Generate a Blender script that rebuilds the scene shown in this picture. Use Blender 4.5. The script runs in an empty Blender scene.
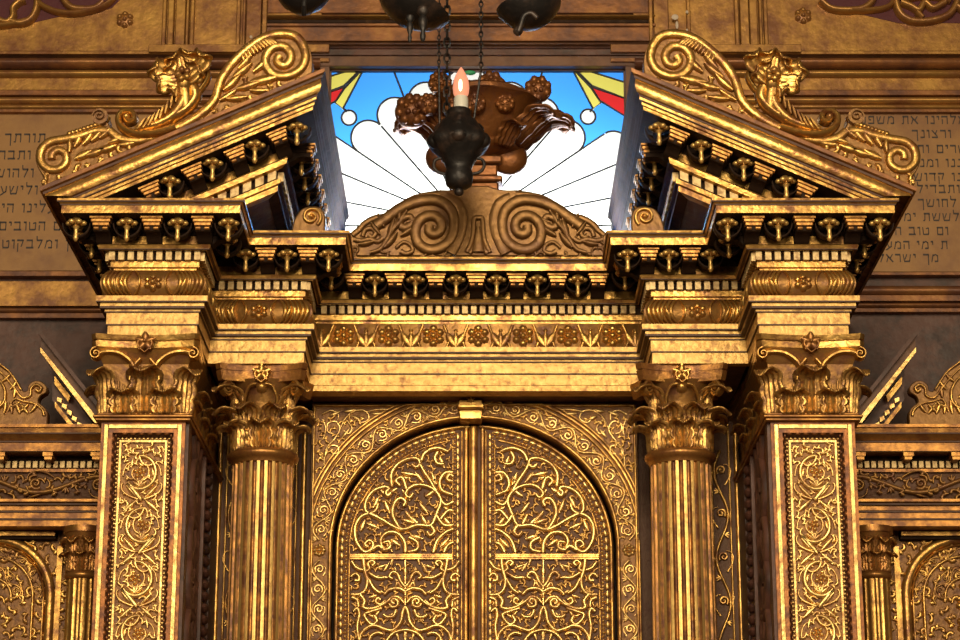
import bpy, bmesh, math, random
from math import sin, cos, pi, atan, atan2, sqrt, hypot
random.seed(7)
SC = bpy.context.scene
COL = SC.collection
# ------------------------------------------------------------------ camera model
F = 2300.0
PITCH = atan(680 / F)
CX, CY, CZ = 0.008, -9.0, 1.6


def at(px, py, Y):
    u = (px - 480) / F; v = (320 - py) / F
    dy = cos(PITCH) - v * sin(PITCH); dz = sin(PITCH) + v * cos(PITCH)
    t = (Y - CY) / dy
    return (CX + u * t, Y, CZ + dz * t)


def zr(row, Y): return at(478, row, Y)[2]


def xd(d, row, Y): return at(478 + d, row, Y)[0]      # d pixels to the right of the axis


# ------------------------------------------------------------------ materials
def mat(name, base, metallic=0.0, rough=0.5, wear=None, wear_amt=0.5, wscale=9.0, bump=0.15, bscale=60.0,
        rvar=0.12, spec=0.5, tint=None):
    m = bpy.data.materials.new(name); m.use_nodes = True
    nt = m.node_tree; N = nt.nodes; L = nt.links
    b = N['Principled BSDF']
    b.inputs['Metallic'].default_value = metallic
    b.inputs['Roughness'].default_value = rough
    b.inputs['Specular IOR Level'].default_value = spec
    tc = N.new('ShaderNodeTexCoord')
    n1 = N.new('ShaderNodeTexNoise'); n1.inputs['Scale'].default_value = wscale
    n1.inputs['Detail'].default_value = 8; n1.inputs['Roughness'].default_value = 0.68
    L.new(tc.outputs['Object'], n1.inputs['Vector'])
    if wear is not None:
        r = N.new('ShaderNodeValToRGB')
        lo = 0.62 - 0.22 * wear_amt
        r.color_ramp.elements[0].position = lo; r.color_ramp.elements[0].color = (*base, 1)
        r.color_ramp.elements[1].position = lo + 0.17; r.color_ramp.elements[1].color = (*wear, 1)
        e = r.color_ramp.elements.new(0.30); e.color = (*(tint or base), 1)
        L.new(n1.outputs['Fac'], r.inputs['Fac']); L.new(r.outputs['Color'], b.inputs['Base Color'])
        if metallic > 0.05:
            mm = N.new('ShaderNodeMapRange'); mm.inputs['From Min'].default_value = lo
            mm.inputs['From Max'].default_value = lo + 0.17
            mm.inputs['To Min'].default_value = metallic; mm.inputs['To Max'].default_value = metallic * 0.45
            L.new(n1.outputs['Fac'], mm.inputs['Value']); L.new(mm.outputs['Result'], b.inputs['Metallic'])
    else:
        b.inputs['Base Color'].default_value = (*base, 1)
    n2 = N.new('ShaderNodeTexNoise'); n2.inputs['Scale'].default_value = bscale
    n2.inputs['Detail'].default_value = 4
    L.new(tc.outputs['Object'], n2.inputs['Vector'])
    mr = N.new('ShaderNodeMapRange'); mr.inputs['To Min'].default_value = rough - rvar
    mr.inputs['To Max'].default_value = rough + rvar
    L.new(n2.outputs['Fac'], mr.inputs['Value']); L.new(mr.outputs['Result'], b.inputs['Roughness'])
    if bump:
        bp = N.new('ShaderNodeBump'); bp.inputs['Strength'].default_value = bump
        bp.inputs['Distance'].default_value = 0.01
        L.new(n2.outputs['Fac'], bp.inputs['Height']); L.new(bp.outputs['Normal'], b.inputs['Normal'])
    return m


BOLE = (0.19, 0.068, 0.02)
GOLD = mat('gilding', (0.64, 0.36, 0.095), 0.88, 0.33, BOLE, 0.7, 9, 0.25, 45, tint=(0.78, 0.50, 0.16))
GOLDB = mat('bright_gilding', (0.82, 0.54, 0.19), 0.88, 0.32, (0.34, 0.13, 0.04), 0.5, 10, 0.22, 45, tint=(0.88, 0.60, 0.23))
GOLDR = mat('red_worn_gilding', (0.48, 0.225, 0.06), 0.8, 0.36, BOLE, 0.85, 10, 0.2, 45, tint=(0.64, 0.35, 0.09))
FLUTE = mat('darker_flute_gilding', (0.46, 0.21, 0.055), 0.7, 0.42, (0.15, 0.05, 0.018), 0.9, 12, 0.2, 45, tint=(0.48, 0.22, 0.055))  # flute faces, darker and redder than the fillets
PENG = mat('pendant_gilding', (0.85, 0.52, 0.16), 0.65, 0.34, (0.35, 0.16, 0.05), 0.3, 20, 0.1, 60)
GROUND = mat('relief_ground', (0.15, 0.075, 0.04), 0.15, 0.6, (0.12, 0.045, 0.025), 0.7, 22, 0.5, 70)
DULL = mat('dull_old_gilding', (0.46, 0.235, 0.062), 0.65, 0.40, (0.22, 0.085, 0.03), 0.8, 5, 0.2, 30, tint=(0.54, 0.30, 0.07))
DULLR = mat('dull_red_gilding', (0.30, 0.12, 0.04), 0.45, 0.42, (0.13, 0.05, 0.028), 0.8, 5, 0.2, 30, tint=(0.42, 0.2, 0.06))
FASC = mat('matt_worn_gilding', (0.62, 0.37, 0.11), 0.6, 0.44, (0.34, 0.14, 0.04), 0.5, 26, 0.3, 45, tint=(0.66, 0.43, 0.15))
PALE = mat('pale_dentil_gilding', (0.60, 0.42, 0.19), 0.45, 0.46, (0.36, 0.19, 0.07), 0.6, 30, 0.2, 60)
LINE = mat('dark_red_paint_and_shade_line', (0.085, 0.03, 0.014), 0.1, 0.5)  # red paint lines, also the painted shade of moulding grooves
SOFF = mat('shade_coloured_soffit', (0.030, 0.015, 0.009), 0.0, 0.75, (0.09, 0.045, 0.02), 0.4, 14, 0.3, 40, spec=0.2)  # near-black colour standing in for shade under cornices and in gaps
PGR = mat('panel_ground_gilding', (0.26, 0.125, 0.04), 0.5, 0.46, (0.13, 0.05, 0.022), 0.7, 20, 0.4, 60)
SHAFT = mat('column_gilding', (0.80, 0.50, 0.16), 0.8, 0.44, (0.46, 0.20, 0.06), 0.3, 18, 0.2, 45, tint=(0.86, 0.58, 0.20))
TONG = mat('red_tongue_moulding', (0.34, 0.13, 0.04), 0.65, 0.4, (0.14, 0.045, 0.018), 0.8, 16, 0.2, 45)
LEAFG = mat('leaf_gilding', (0.62, 0.35, 0.10), 0.85, 0.37, (0.16, 0.06, 0.02), 0.8, 24, 0.3, 60, tint=(0.72, 0.45, 0.14))
CUSH = mat('cushion_gilding', (0.34, 0.17, 0.045), 0.7, 0.4, (0.16, 0.06, 0.025), 0.7, 12, 0.3, 40)
CRESTG = mat('antique_gold_crest', (0.25, 0.125, 0.038), 0.6, 0.42, (0.2, 0.085, 0.03), 0.6, 6, 0.3, 40)
WOOD = mat('dark_wood', (0.13, 0.052, 0.034), 0.0, 0.5, (0.05, 0.022, 0.016), 0.7, 6, 0.3, 25)
WOODB = mat('brown_wood', (0.17, 0.075, 0.035), 0.15, 0.5, (0.09, 0.035, 0.02), 0.7, 5, 0.3, 25)
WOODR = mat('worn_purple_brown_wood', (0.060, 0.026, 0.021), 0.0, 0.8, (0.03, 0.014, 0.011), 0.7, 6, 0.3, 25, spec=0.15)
TEXTB = mat('inscription_board', (0.34, 0.175, 0.06), 0.25, 0.5, (0.25, 0.115, 0.045), 0.7, 3, 0.1, 25)
INK = mat('faded_black_lettering', (0.045, 0.028, 0.022), 0.0, 0.6)
IRON = mat('blackened_metal', (0.026, 0.022, 0.021), 0.5, 0.42, (0.06, 0.035, 0.025), 0.6, 10, 0.3, 40)
RED = mat('dark_red_backing', (0.085, 0.014, 0.02), 0.0, 0.7)
CROWN = mat('brown_gilded_crown', (0.26, 0.095, 0.025), 0.55, 0.4, (0.12, 0.04, 0.02), 0.7, 9, 0.3, 40)
LEAD = mat('lead_came', (0.03, 0.032, 0.05), 0.3, 0.5)
STONE = mat('plain_floor', (0.16, 0.10, 0.06), 0.0, 0.5)
WHITE = mat('white_socket', (0.8, 0.76, 0.66), 0.0, 0.4)
PATCH = mat('pale_bare_patch', (0.62, 0.5, 0.38), 0.0, 0.7)
GREEN = mat('green_wax', (0.03, 0.3, 0.13), 0.0, 0.4)


def emis(name, col, st, base=None):
    m = bpy.data.materials.new(name); m.use_nodes = True
    b = m.node_tree.nodes['Principled BSDF']
    b.inputs['Base Color'].default_value = (*(base or col), 1)
    b.inputs['Emission Color'].default_value = (*col, 1); b.inputs['Emission Strength'].default_value = st
    return m


FLAME = emis('lit_flame_bulb', (1.0, 0.36, 0.2), 0.75, (0.5, 0.2, 0.12))
FLAMEC = emis('bulb_filament', (1.0, 0.72, 0.5), 3.0)


def glass(name, col):
    m = bpy.data.materials.new(name); m.use_nodes = True
    nt = m.node_tree; N = nt.nodes
    for n in list(N):
        if n.type != 'OUTPUT_MATERIAL': N.remove(n)
    out = [n for n in N if n.type == 'OUTPUT_MATERIAL'][0]
    t = N.new('ShaderNodeBsdfTranslucent'); t.inputs['Color'].default_value = (*col, 1)
    g = N.new('ShaderNodeBsdfGlossy'); g.inputs['Roughness'].default_value = 0.15
    mx = N.new('ShaderNodeMixShader'); mx.inputs[0].default_value = 0.05
    nt.links.new(t.outputs[0], mx.inputs[1]); nt.links.new(g.outputs[0], mx.inputs[2])
    nt.links.new(mx.outputs[0], out.inputs[0])
    return m


G_BLUE = glass('blue_glass', (0.05, 0.31, 0.90))
G_WHITE = glass('milk_glass', (0.62, 0.62, 0.56))
G_YEL = glass('yellow_glass', (0.62, 0.55, 0.10))
G_RED = glass('red_glass', (0.55, 0.02, 0.02))
G_PALE = glass('pale_blue_glass', (0.42, 0.62, 0.88))

# ------------------------------------------------------------------ mesh builder
OFF = {}


class MB:
    def __init__(s): s.v = []; s.f = []; s.mi = []; s.cm = 0; s.occ = []

    def add(s, vs, fs):
        o = len(s.v); s.v += [tuple(p) for p in vs]
        s.f += [tuple(i + o for i in f) for f in fs]; s.mi += [s.cm] * len(fs)

    def merge(s, other, loc=(0, 0, 0), rz=0.0):
        c, n = cos(rz), sin(rz)
        s.add([(x * c - y * n + loc[0], x * n + y * c + loc[1], z + loc[2]) for x, y, z in other.v], other.f)

    def box(s, x0, x1, y0, y1, z0, z1):
        s.add([(x0, y0, z0), (x1, y0, z0), (x1, y1, z0), (x0, y1, z0), (x0, y0, z1), (x1, y0, z1), (x1, y1, z1), (x0, y1, z1)],
              [(0, 3, 2, 1), (4, 5, 6, 7), (0, 1, 5, 4), (1, 2, 6, 5), (2, 3, 7, 6), (3, 0, 4, 7)])

    def prism(s, poly, y0, y1):                       # poly in XZ, y0 nearer the camera
        n = len(poly)
        a = sum(poly[i][0] * poly[(i + 1) % n][1] - poly[(i + 1) % n][0] * poly[i][1] for i in range(n))
        if a < 0: poly = poly[::-1]
        vs = [(x, y0, z) for x, z in poly] + [(x, y1, z) for x, z in poly]
        fs = [tuple(range(n)), tuple(range(2 * n - 1, n - 1, -1))]
        fs += [(i, n + i, n + (i + 1) % n, (i + 1) % n) for i in range(n)]
        s.add(vs, fs)

    def extr(s, prof, x0, x1, fn):                    # closed profile (a,b) extruded from x0 to x1, fn(x,a,b)->xyz
        n = len(prof)
        vs = [fn(x0, a, b) for a, b in prof] + [fn(x1, a, b) for a, b in prof]
        fs = [tuple(range(n - 1, -1, -1)), tuple(range(n, 2 * n))] + [(i, (i + 1) % n, n + (i + 1) % n, n + i) for i in range(n)]
        s.add(vs, fs)

    def lathe(s, prof, c, n=24, mod=None, a0=0.0, a1=2 * pi, caps=True):
        full = abs(a1 - a0 - 2 * pi) < 1e-6
        m = n if full else n + 1
        vs = []
        for r, z in prof:
            for k in range(m):
                a = a0 + (a1 - a0) * k / n
                q = r * (mod(a, z) if mod else 1)
                vs.append((c[0] + q * sin(a), c[1] - q * cos(a), c[2] + z))
        fs = []
        for j in range(len(prof) - 1):
            for k in range(n):
                k2 = (k + 1) % m
                fs.append((j * m + k, j * m + k2, (j + 1) * m + k2, (j + 1) * m + k))
        if full and caps:
            fs.append(tuple(range(m - 1, -1, -1))); q = (len(prof) - 1) * m
            fs.append(tuple(range(q, q + m)))
        s.add(vs, fs)

    def tube(s, path, r, n=8):
        P = path; m = len(P)
        vs = []
        for i in range(m):
            a = P[max(i - 1, 0)]; b = P[min(i + 1, m - 1)]
            t = [b[k] - a[k] for k in range(3)]
            l = sqrt(sum(q * q for q in t)) or 1; t = [q / l for q in t]
            up = (0, 1, 0) if abs(t[1]) < 0.9 else (1, 0, 0)
            x = [t[1] * up[2] - t[2] * up[1], t[2] * up[0] - t[0] * up[2], t[0] * up[1] - t[1] * up[0]]
            l = sqrt(sum(q * q for q in x)); x = [q / l for q in x]
            y = [t[1] * x[2] - t[2] * x[1], t[2] * x[0] - t[0] * x[2], t[0] * x[1] - t[1] * x[0]]
            rr = r[i] if isinstance(r, (list, tuple)) else r
            for k in range(n):
                c, d = cos(2 * pi * k / n) * rr, sin(2 * pi * k / n) * rr
                vs.append(tuple(P[i][q] + x[q] * c + y[q] * d for q in range(3)))
        fs = [(i * n + k, i * n + (k + 1) % n, (i + 1) * n + (k + 1) % n, (i + 1) * n + k) for i in range(m - 1) for k in range(n)]
        fs += [tuple(range(n - 1, -1, -1)), tuple(range((m - 1) * n, m * n))]
        s.add(vs, fs)

    def blob(s, c, r, n=8, m=5):
        rx, ry, rz_ = r if isinstance(r, (tuple, list)) else (r, r, r)
        vs = [(c[0], c[1], c[2] - rz_)]
        for j in range(1, m):
            b = -pi / 2 + pi * j / m
            for k in range(n):
                a = 2 * pi * k / n
                vs.append((c[0] + rx * cos(b) * cos(a), c[1] + ry * cos(b) * sin(a), c[2] + rz_ * sin(b)))
        vs.append((c[0], c[1], c[2] + rz_)); q = len(vs) - 1
        fs = [(0, 1 + (k + 1) % n, 1 + k) for k in range(n)]
        for j in range(m - 2):
            o = 1 + j * n
            fs += [(o + k, o + (k + 1) % n, o + n + (k + 1) % n, o + n + k) for k in range(n)]
        o = 1 + (m - 2) * n
        fs += [(o + k, o + (k + 1) % n, q) for k in range(n)]
        s.add(vs, fs)

    # ---- relief carving: fr(u,v,w) -> xyz ; w = height above the ground
    def ridge(s, path, w, h, fr, taper=(0.35, 1.0), k=6, flat=0.35):
        m = len(path)
        if m < 2: return
        vs = []; s.occ += path
        for i, (u, v) in enumerate(path):
            a = path[max(i - 1, 0)]; b = path[min(i + 1, m - 1)]
            tx, ty = b[0] - a[0], b[1] - a[1]; l = hypot(tx, ty) or 1
            nx, ny = -ty / l, tx / l
            t = i / (m - 1)
            ww = w * (taper[0] + (taper[1] - taper[0]) * t) if not callable(w) else w(t)
            for j in range(k):
                ph = pi * j / (k - 1)
                c, d = cos(ph), sin(ph) ** (1 - flat)
                vs.append(fr(u + nx * c * ww / 2, v + ny * c * ww / 2, d * h if 0 < j < k - 1 else -0.001))
        fs = [(i * k + j, i * k + j + 1, (i + 1) * k + j + 1, (i + 1) * k + j) for i in range(m - 1) for j in range(k - 1)]
        fs += [tuple(range(k)), tuple(range((m - 1) * k + k - 1, (m - 1) * k - 1, -1))]
        s.add(vs, fs)

    def drop(s, u, v, ang, L, W, h, fr):              # teardrop leaf in relief
        n = 7
        pts = [(u + cos(ang) * L * t / (n - 1), v + sin(ang) * L * t / (n - 1)) for t in range(n)]
        s.ridge(pts, lambda t: W * (0.12 + 1.0 * sin(pi * min(1, t * 0.93 + 0.05)) ** 0.8), h, fr)

    def knob(s, u, v, r, h, fr, n=8):
        vs = [fr(u, v, h)]; s.occ.append((u, v))
        for q, hh in ((0.6, 0.8), (1.0, -0.001)):
            for k in range(n):
                a = 2 * pi * k / n
                vs.append(fr(u + cos(a) * r * q, v + sin(a) * r * q, h * hh if hh > 0 else hh))
        fs = [(0, 1 + k, 1 + (k + 1) % n) for k in range(n)]
        fs += [(1 + k, 1 + n + k, 1 + n + (k + 1) % n, 1 + (k + 1) % n) for k in range(n)]
        s.add(vs, fs)

    def rosette(s, u, v, r, h, fr, n=5, a0=pi / 2):
        for k in range(n):
            a = a0 + 2 * pi * k / n
            s.knob(u + cos(a) * r * 0.62, v + sin(a) * r * 0.62, r * 0.37, h * 0.9, fr, 7)
        s.knob(u, v, r * 0.32, h * 1.1, fr, 7)

    def build(s, name, m, parent=None, mirror=False, smooth=True, loc=None, bevel=0.0, kind=None, solid=0.0, sub=0, ang=52):
        me = bpy.data.meshes.new(name)
        off = OFF.get(parent, (0, 0, 0)) if loc is None else loc
        sg = -1 if mirror else 1
        vs = [(sg * x - off[0], y - off[1], z - off[2]) for x, y, z in s.v]
        fs = [f[::-1] for f in s.f] if mirror else s.f
        me.from_pydata(vs, [], fs)
        ms = m if isinstance(m, (list, tuple)) else [m]
        for q in ms: me.materials.append(q)
        if len(ms) > 1: me.polygons.foreach_set('material_index', s.mi)
        bm = bmesh.new(); bm.from_mesh(me)
        if not sub: bmesh.ops.recalc_face_normals(bm, faces=bm.faces)
        bm.to_mesh(me); bm.free()
        if smooth:
            me.polygons.foreach_set('use_smooth', [True] * len(me.polygons))
            me.set_sharp_from_angle(angle=math.radians(ang))
        o = bpy.data.objects.new(name, me); COL.objects.link(o)
        if parent is not None: o.parent = parent
        if loc is not None and parent is None: o.location = loc
        if solid:
            md = o.modifiers.new('thick', 'SOLIDIFY'); md.thickness = solid; md.offset = 0
        if bevel:
            md = o.modifiers.new('edge', 'BEVEL'); md.width = bevel; md.segments = 1; md.limit_method = 'ANGLE'
        OFF[o] = OFF.get(parent, (0, 0, 0)) if parent is not None else (loc or (0, 0, 0))
        if kind: o['kind'] = kind
        return o


GROUPS = {'carved_pier': 'carved square piers', 'fluted_column': 'fluted columns beside the doors', 'entablature_block': 'entablature blocks', 'half_pediment': 'halves of the broken pediment', 'scroll_bracket': 'small spiral brackets',
          'ark_door': 'leaves of the arched doors', 'back_pilaster': 'carved pilasters behind the columns', 'side_entablature': 'lower side entablatures', 'side_arch': 'side arches', 'small_column': 'small side columns',
          'side_half_pediment': 'small side half pediments', 'wall_rosette': 'wall rosettes', 'pierced_grille': 'pierced grilles', 'inscription': 'lettering boards'}


def thing(name, label, cat, loc, group=None):
    group = group or GROUPS.get(name)
    o = bpy.data.objects.new(name, None); COL.objects.link(o); o.location = loc
    o.empty_display_size = 0.1
    o['label'] = label; o['category'] = cat
    if group: o['group'] = group
    OFF[o] = tuple(loc)
    return o


def dup(src, parent, wloc, rz=0.0, ry=0.0):
    o = src.copy(); COL.objects.link(o); o.parent = parent
    p = OFF[parent]; o.location = (wloc[0] - p[0], wloc[1] - p[1], wloc[2] - p[2])
    o.rotation_euler = (0, ry, rz)
    for ch in src.children:
        c = ch.copy(); COL.objects.link(c); c.parent = o
    return o


def proto(mb, name, m, **k):
    o = mb.build(name, m, **k)
    return o


class Bank:                                            # first use moves the made part, later uses copy it
    def __init__(s, mk): s.mk = mk; s.src = None

    def put(s, parent, wloc, rz=0.0, ry=0.0, sc=None):
        if s.src is None:
            s.src = s.mk(); o = s.src; o.parent = parent
            p = OFF[parent]; o.location = (wloc[0] - p[0], wloc[1] - p[1], wloc[2] - p[2]); o.rotation_euler = (0, ry, rz)
        else:
            o = dup(s.src, parent, wloc, rz, ry)
        if sc: o.scale = sc
        return o


def spline(pts, n=6):
    if len(pts) < 3: return pts
    out = []
    for i in range(len(pts) - 1):
        p0 = pts[max(i - 1, 0)]; p1 = pts[i]; p2 = pts[i + 1]; p3 = pts[min(i + 2, len(pts) - 1)]
        for k in range(n):
            t = k / n
            out.append(tuple(0.5 * (2 * p1[j] + (p2[j] - p0[j]) * t + (2 * p0[j] - 5 * p1[j] + 4 * p2[j] - p3[j]) * t * t
                                    + (3 * p1[j] - p0[j] - 3 * p2[j] + p3[j]) * t ** 3) for j in range(len(p1))))
    out.append(tuple(pts[-1]))
    return out


def curl(u, v, ang, L, k0, k1, n=22, pw=1.6):          # path whose curvature grows from k0 to k1: a scroll
    pts = [(u, v)]
    for i in range(n):
        t = (i + 0.5) / n
        ang += (k0 + (k1 - k0) * t ** pw) * L / n
        u += cos(ang) * L / n; v += sin(ang) * L / n
        pts.append((u, v))
    return pts


def spiral(cu, cv, r0, r1, a0, turns, n=36):
    return [(cu + (r0 + (r1 - r0) * (i / n) ** 0.9) * cos(a0 + turns * 2 * pi * i / n),
             cv + (r0 + (r1 - r0) * (i / n) ** 0.9) * sin(a0 + turns * 2 * pi * i / n)) for i in range(n + 1)]


def vine(mb, u0, u1, hw, cell, h, fr, w=None, start=1, rich=True):
    """running scroll along u, half width hw in v"""
    w = w or hw * 0.32
    n = max(1, round((u1 - u0) / cell)); c = (u1 - u0) / n
    sgn = start
    for i in range(n):
        a = u0 + i * c; m = a + c / 2
        stem = [(a + c * t / 10, sgn * hw * 0.80 * sin(pi * t / 10)) for t in range(11)]
        mb.ridge(stem, w, h, fr, (1, 1))
        r = min(hw * 0.62, c * 0.40)
        # spiral inside the hollow of the wave
        mb.ridge(spiral(m + c * 0.04, -sgn * hw * 0.10, r * 1.0, r * 0.22, sgn * pi * 0.75, -sgn * 1.35, 22), w * 0.9, h * 0.95, fr, (1.0, 0.6))
        mb.knob(m + c * 0.04, -sgn * hw * 0.10, r * 0.28, h * 1.1, fr, 7)
        for da in (-0.5, 0.1, 0.7):
            mb.drop(a + c * 0.05, sgn * hw * 0.30, sgn * (pi / 2) + da, hw * 0.62, hw * 0.3, h * 0.8, fr)
        if rich:
            mb.ridge(curl(a + c * 0.2, -sgn * hw * 0.5, -sgn * 0.6, c * 0.6, 0, sgn * 9 / c, 12), w * 0.6, h * 0.8, fr, (1, 0.5))
            mb.drop(m - c * 0.1, sgn * hw * 0.86, sgn * 0.3, c * 0.26, hw * 0.22, h * 0.6, fr)
        sgn = -sgn


def fill(mb, inside, bb, sp, h, fr, w=0.009, L=0.045, rnd=None):
    """small curling leaves in the gaps a carver would not leave empty"""
    rnd = rnd or random.Random(3)
    cell = sp; grid = {}
    for u, v in mb.occ: grid.setdefault((int(u // cell), int(v // cell)), []).append((u, v))
    def near(u, v):
        a, b_ = int(u // cell), int(v // cell); best = 9
        for i in (-1, 0, 1):
            for j in (-1, 0, 1):
                for p in grid.get((a + i, b_ + j), ()): best = min(best, hypot(p[0] - u, p[1] - v))
        return best
    for _ in range(int(6 * (bb[1] - bb[0]) * (bb[3] - bb[2]) / sp ** 2)):
        u, v = rnd.uniform(bb[0], bb[1]), rnd.uniform(bb[2], bb[3])
        if not inside(u, v) or near(u, v) < sp: continue
        a = rnd.uniform(0, 2 * pi); sg = rnd.choice((-1, 1)); best = None
        for k in range(10):                            # turn it where there is most room
            a2 = a + k * 0.63; d = min(near(u + cos(a2) * L * q, v + sin(a2) * L * q) for q in (0.5, 0.9))
            if inside(u + cos(a2) * L * .8, v + sin(a2) * L * .8) and (best is None or d > best[0]): best = (d, a2)
        if best is None: continue
        pts = curl(u, v, best[1], L, sg * 6, sg * 5.6 / L, 16, 1.4)
        n0 = len(mb.occ)
        mb.ridge(pts, lambda t: w * (0.55 + 0.75 * t), h, fr)
        mb.drop(u + cos(best[1]) * L * .15, v + sin(best[1]) * L * .15, best[1] - sg * 0.9, L * 0.42, w * 1.2, h * 0.9, fr)
        for p in mb.occ[n0:]: grid.setdefault((int(p[0] // cell), int(p[1] // cell)), []).append(p)


def frame_strip(mb, x0, x1, z0, z1, w, y0, y1):
    mb.box(x0, x0 + w, y0, y1, z0, z1); mb.box(x1 - w, x1, y0, y1, z0, z1)
    mb.box(x0 + w, x1 - w, y0, y1, z1 - w, z1); mb.box(x0 + w, x1 - w, y0, y1, z0, z0 + w)


def beads(mb, p0, p1, r, step, ry=None):
    L = sqrt(sum((p1[k] - p0[k]) ** 2 for k in range(3))); n = max(2, int(L / step))
    for i in range(n + 1):
        t = i / n
        mb.blob(tuple(p0[k] + (p1[k] - p0[k]) * t for k in range(3)), (r, ry or r, r), 6, 4)


def front(Y): return lambda u, v, w: (u, Y - w, v)


# ------------------------------------------------------------------ levels (metres)
ZCT, ZCB, ZBT, ZBB, ZDT, ZDB, ZFT, ZFB, ZAB = 4.718, 4.661, 4.572, 4.551, 4.547, 4.512, 4.472, 4.352, 4.190
XO, XI, XII = 1.510, 1.146, 0.740
YI, YC, YW = 0.41, 0.77, 1.60
YARCH, YDOOR, YREC = 1.00, 1.08, 1.20
ZPOD = 1.0
PATH = [(-XII, YI), (-XII, YC), (XII, YC), (XII, YI), (XI, YI), (XI, 0.0), (XO, 0.0), (XO, YW)]
SEGN = []
for i in range(len(PATH) - 1):
    dx, dy = PATH[i + 1][0] - PATH[i][0], PATH[i + 1][1] - PATH[i][1]; l = hypot(dx, dy)
    SEGN.append((dy / l, -dx / l))


def pv(i, o):                                          # mitred vertex of the plan path pushed out by o
    if i == 0: n = (SEGN[0][0], SEGN[0][1]); return (PATH[0][0] + n[0] * o, PATH[0][1])
    if i == len(PATH) - 1: n = SEGN[-1]; return (PATH[i][0] + n[0] * o, PATH[i][1])
    a, b = SEGN[i - 1], SEGN[i]
    return (PATH[i][0] + (a[0] + b[0]) * o, PATH[i][1] + (a[1] + b[1]) * o)


def course(mb, i0, i1, prof):                          # prof [(out,z)] bottom to top
    vs = []; k = len(prof)
    for i in range(i0, i1 + 1):
        for o, z in prof:
            x, y = pv(i, o); vs.append((x, y, z))
    fs = [(i * k + j, (i + 1) * k + j, (i + 1) * k + j + 1, i * k + j + 1) for i in range(i1 - i0) for j in range(k - 1)]
    fs.append(tuple(range(k))); fs.append(tuple(range((i1 - i0) * k, (i1 - i0) * k + k)))
    mb.add(vs, fs)


def round_(o0, z0, o1, z1, bulge, n=6):                # convex curve between two profile points
    pts = []
    for i in range(n + 1):
        t = i / n
        pts.append((o0 + (o1 - o0) * t + bulge * sin(pi * t), z0 + (z1 - z0) * t))
    return pts


P_ARCH = [(-0.05, ZAB), (0.0, ZAB), (0.0, ZAB + 0.048), (0.006, ZAB + 0.051), (0.006, ZAB + 0.100), (0.013, ZAB + 0.104), (0.013, ZFB - 0.048),
          (0.030, ZFB - 0.040), (0.030, ZFB - 0.026), (0.044, ZFB - 0.022), (0.044, ZFB), (-0.05, ZFB)]
P_FRIEZE = [(-0.05, ZFB)] + [(-0.02 + 0.054 * sin(pi * (0.12 + 0.76 * t / 8)) ** 0.75, ZFB + (ZFT - ZFB) * t / 8) for t in range(9)] + [(-0.05, ZFT)]
P_FRIEZE_FLAT = [(-0.05, ZFB), (0.0, ZFB), (0.0, ZFT), (-0.05, ZFT)]
P_BED = [(-0.05, ZFT), (-0.012, ZFT), (-0.012, ZFT + 0.012), (0.0, ZFT + 0.016), (0.0, ZDB), (-0.006, ZDB), (-0.006, ZDT),
         (0.034, ZDT + 0.002), (0.034, ZBB), (0.045, ZBB + 0.002), (0.050, ZBT - 0.006), (0.045, ZBT), (0.012, ZBT + 0.004), (0.012, ZCB + 0.01), (-0.05, ZCB + 0.01)]
P_SOF = [(-0.05, ZBT + 0.045), (0.0145, ZBT + 0.045), (0.0145, ZCB - 0.0008), (0.176, ZCB - 0.0008)]  # soffit and upper bed wall, coloured dark where the corona shades them
P_COR = [(-0.05, ZCB), (0.18, ZCB), (0.18, ZCB + 0.032), (0.184, ZCB + 0.036), (0.196, ZCT - 0.008), (0.198, ZCT), (-0.05, ZCT)]


def bulge_out(z):
    t = (z - ZFB) / (ZFT - ZFB)
    return -0.02 + 0.054 * sin(pi * (0.12 + 0.76 * min(1, max(0, t)))) ** 0.75


# modillion and pendant prototypes (local: +out = -Y, top at z=0)
def mk_mod():
    b = MB()
    for w, o, z0, z1 in ((0.046, 0.152, -0.012, -0.001), (0.040, 0.146, -0.026, -0.012), (0.034, 0.140, -0.040, -0.026)):
        b.box(-w, w, -o, -o + 0.03, z0, z1)
    for sx in (-0.018, 0.018): b.tube([(sx - 0.011, -0.134, -0.050), (sx + 0.011, -0.134, -0.050)], 0.008, 6)
    m = b.build('modillion', GOLDR, bevel=0.002)
    b = MB()
    for w, o, z0, z1 in ((0.045, 0.125, -0.012, -0.001), (0.041, 0.12, -0.026, -0.012), (0.036, 0.115, -0.040, -0.026)):
        b.box(-w, w, -o, -0.012, z0, z1)
    prof = [(-0.012, -0.038), (-0.130, -0.038), (-0.132, -0.052), (-0.126, -0.060), (-0.105, -0.056), (-0.075, -0.060), (-0.055, -0.078), (-0.03, -0.086), (-0.012, -0.090)]
    b.extr(prof, -0.030, 0.030, lambda x, a, c: (x, a, c))
    c = b.build('scroll_body', SOFF, m)  # body coloured near-black as the shade beneath the cornice
    return m


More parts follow.
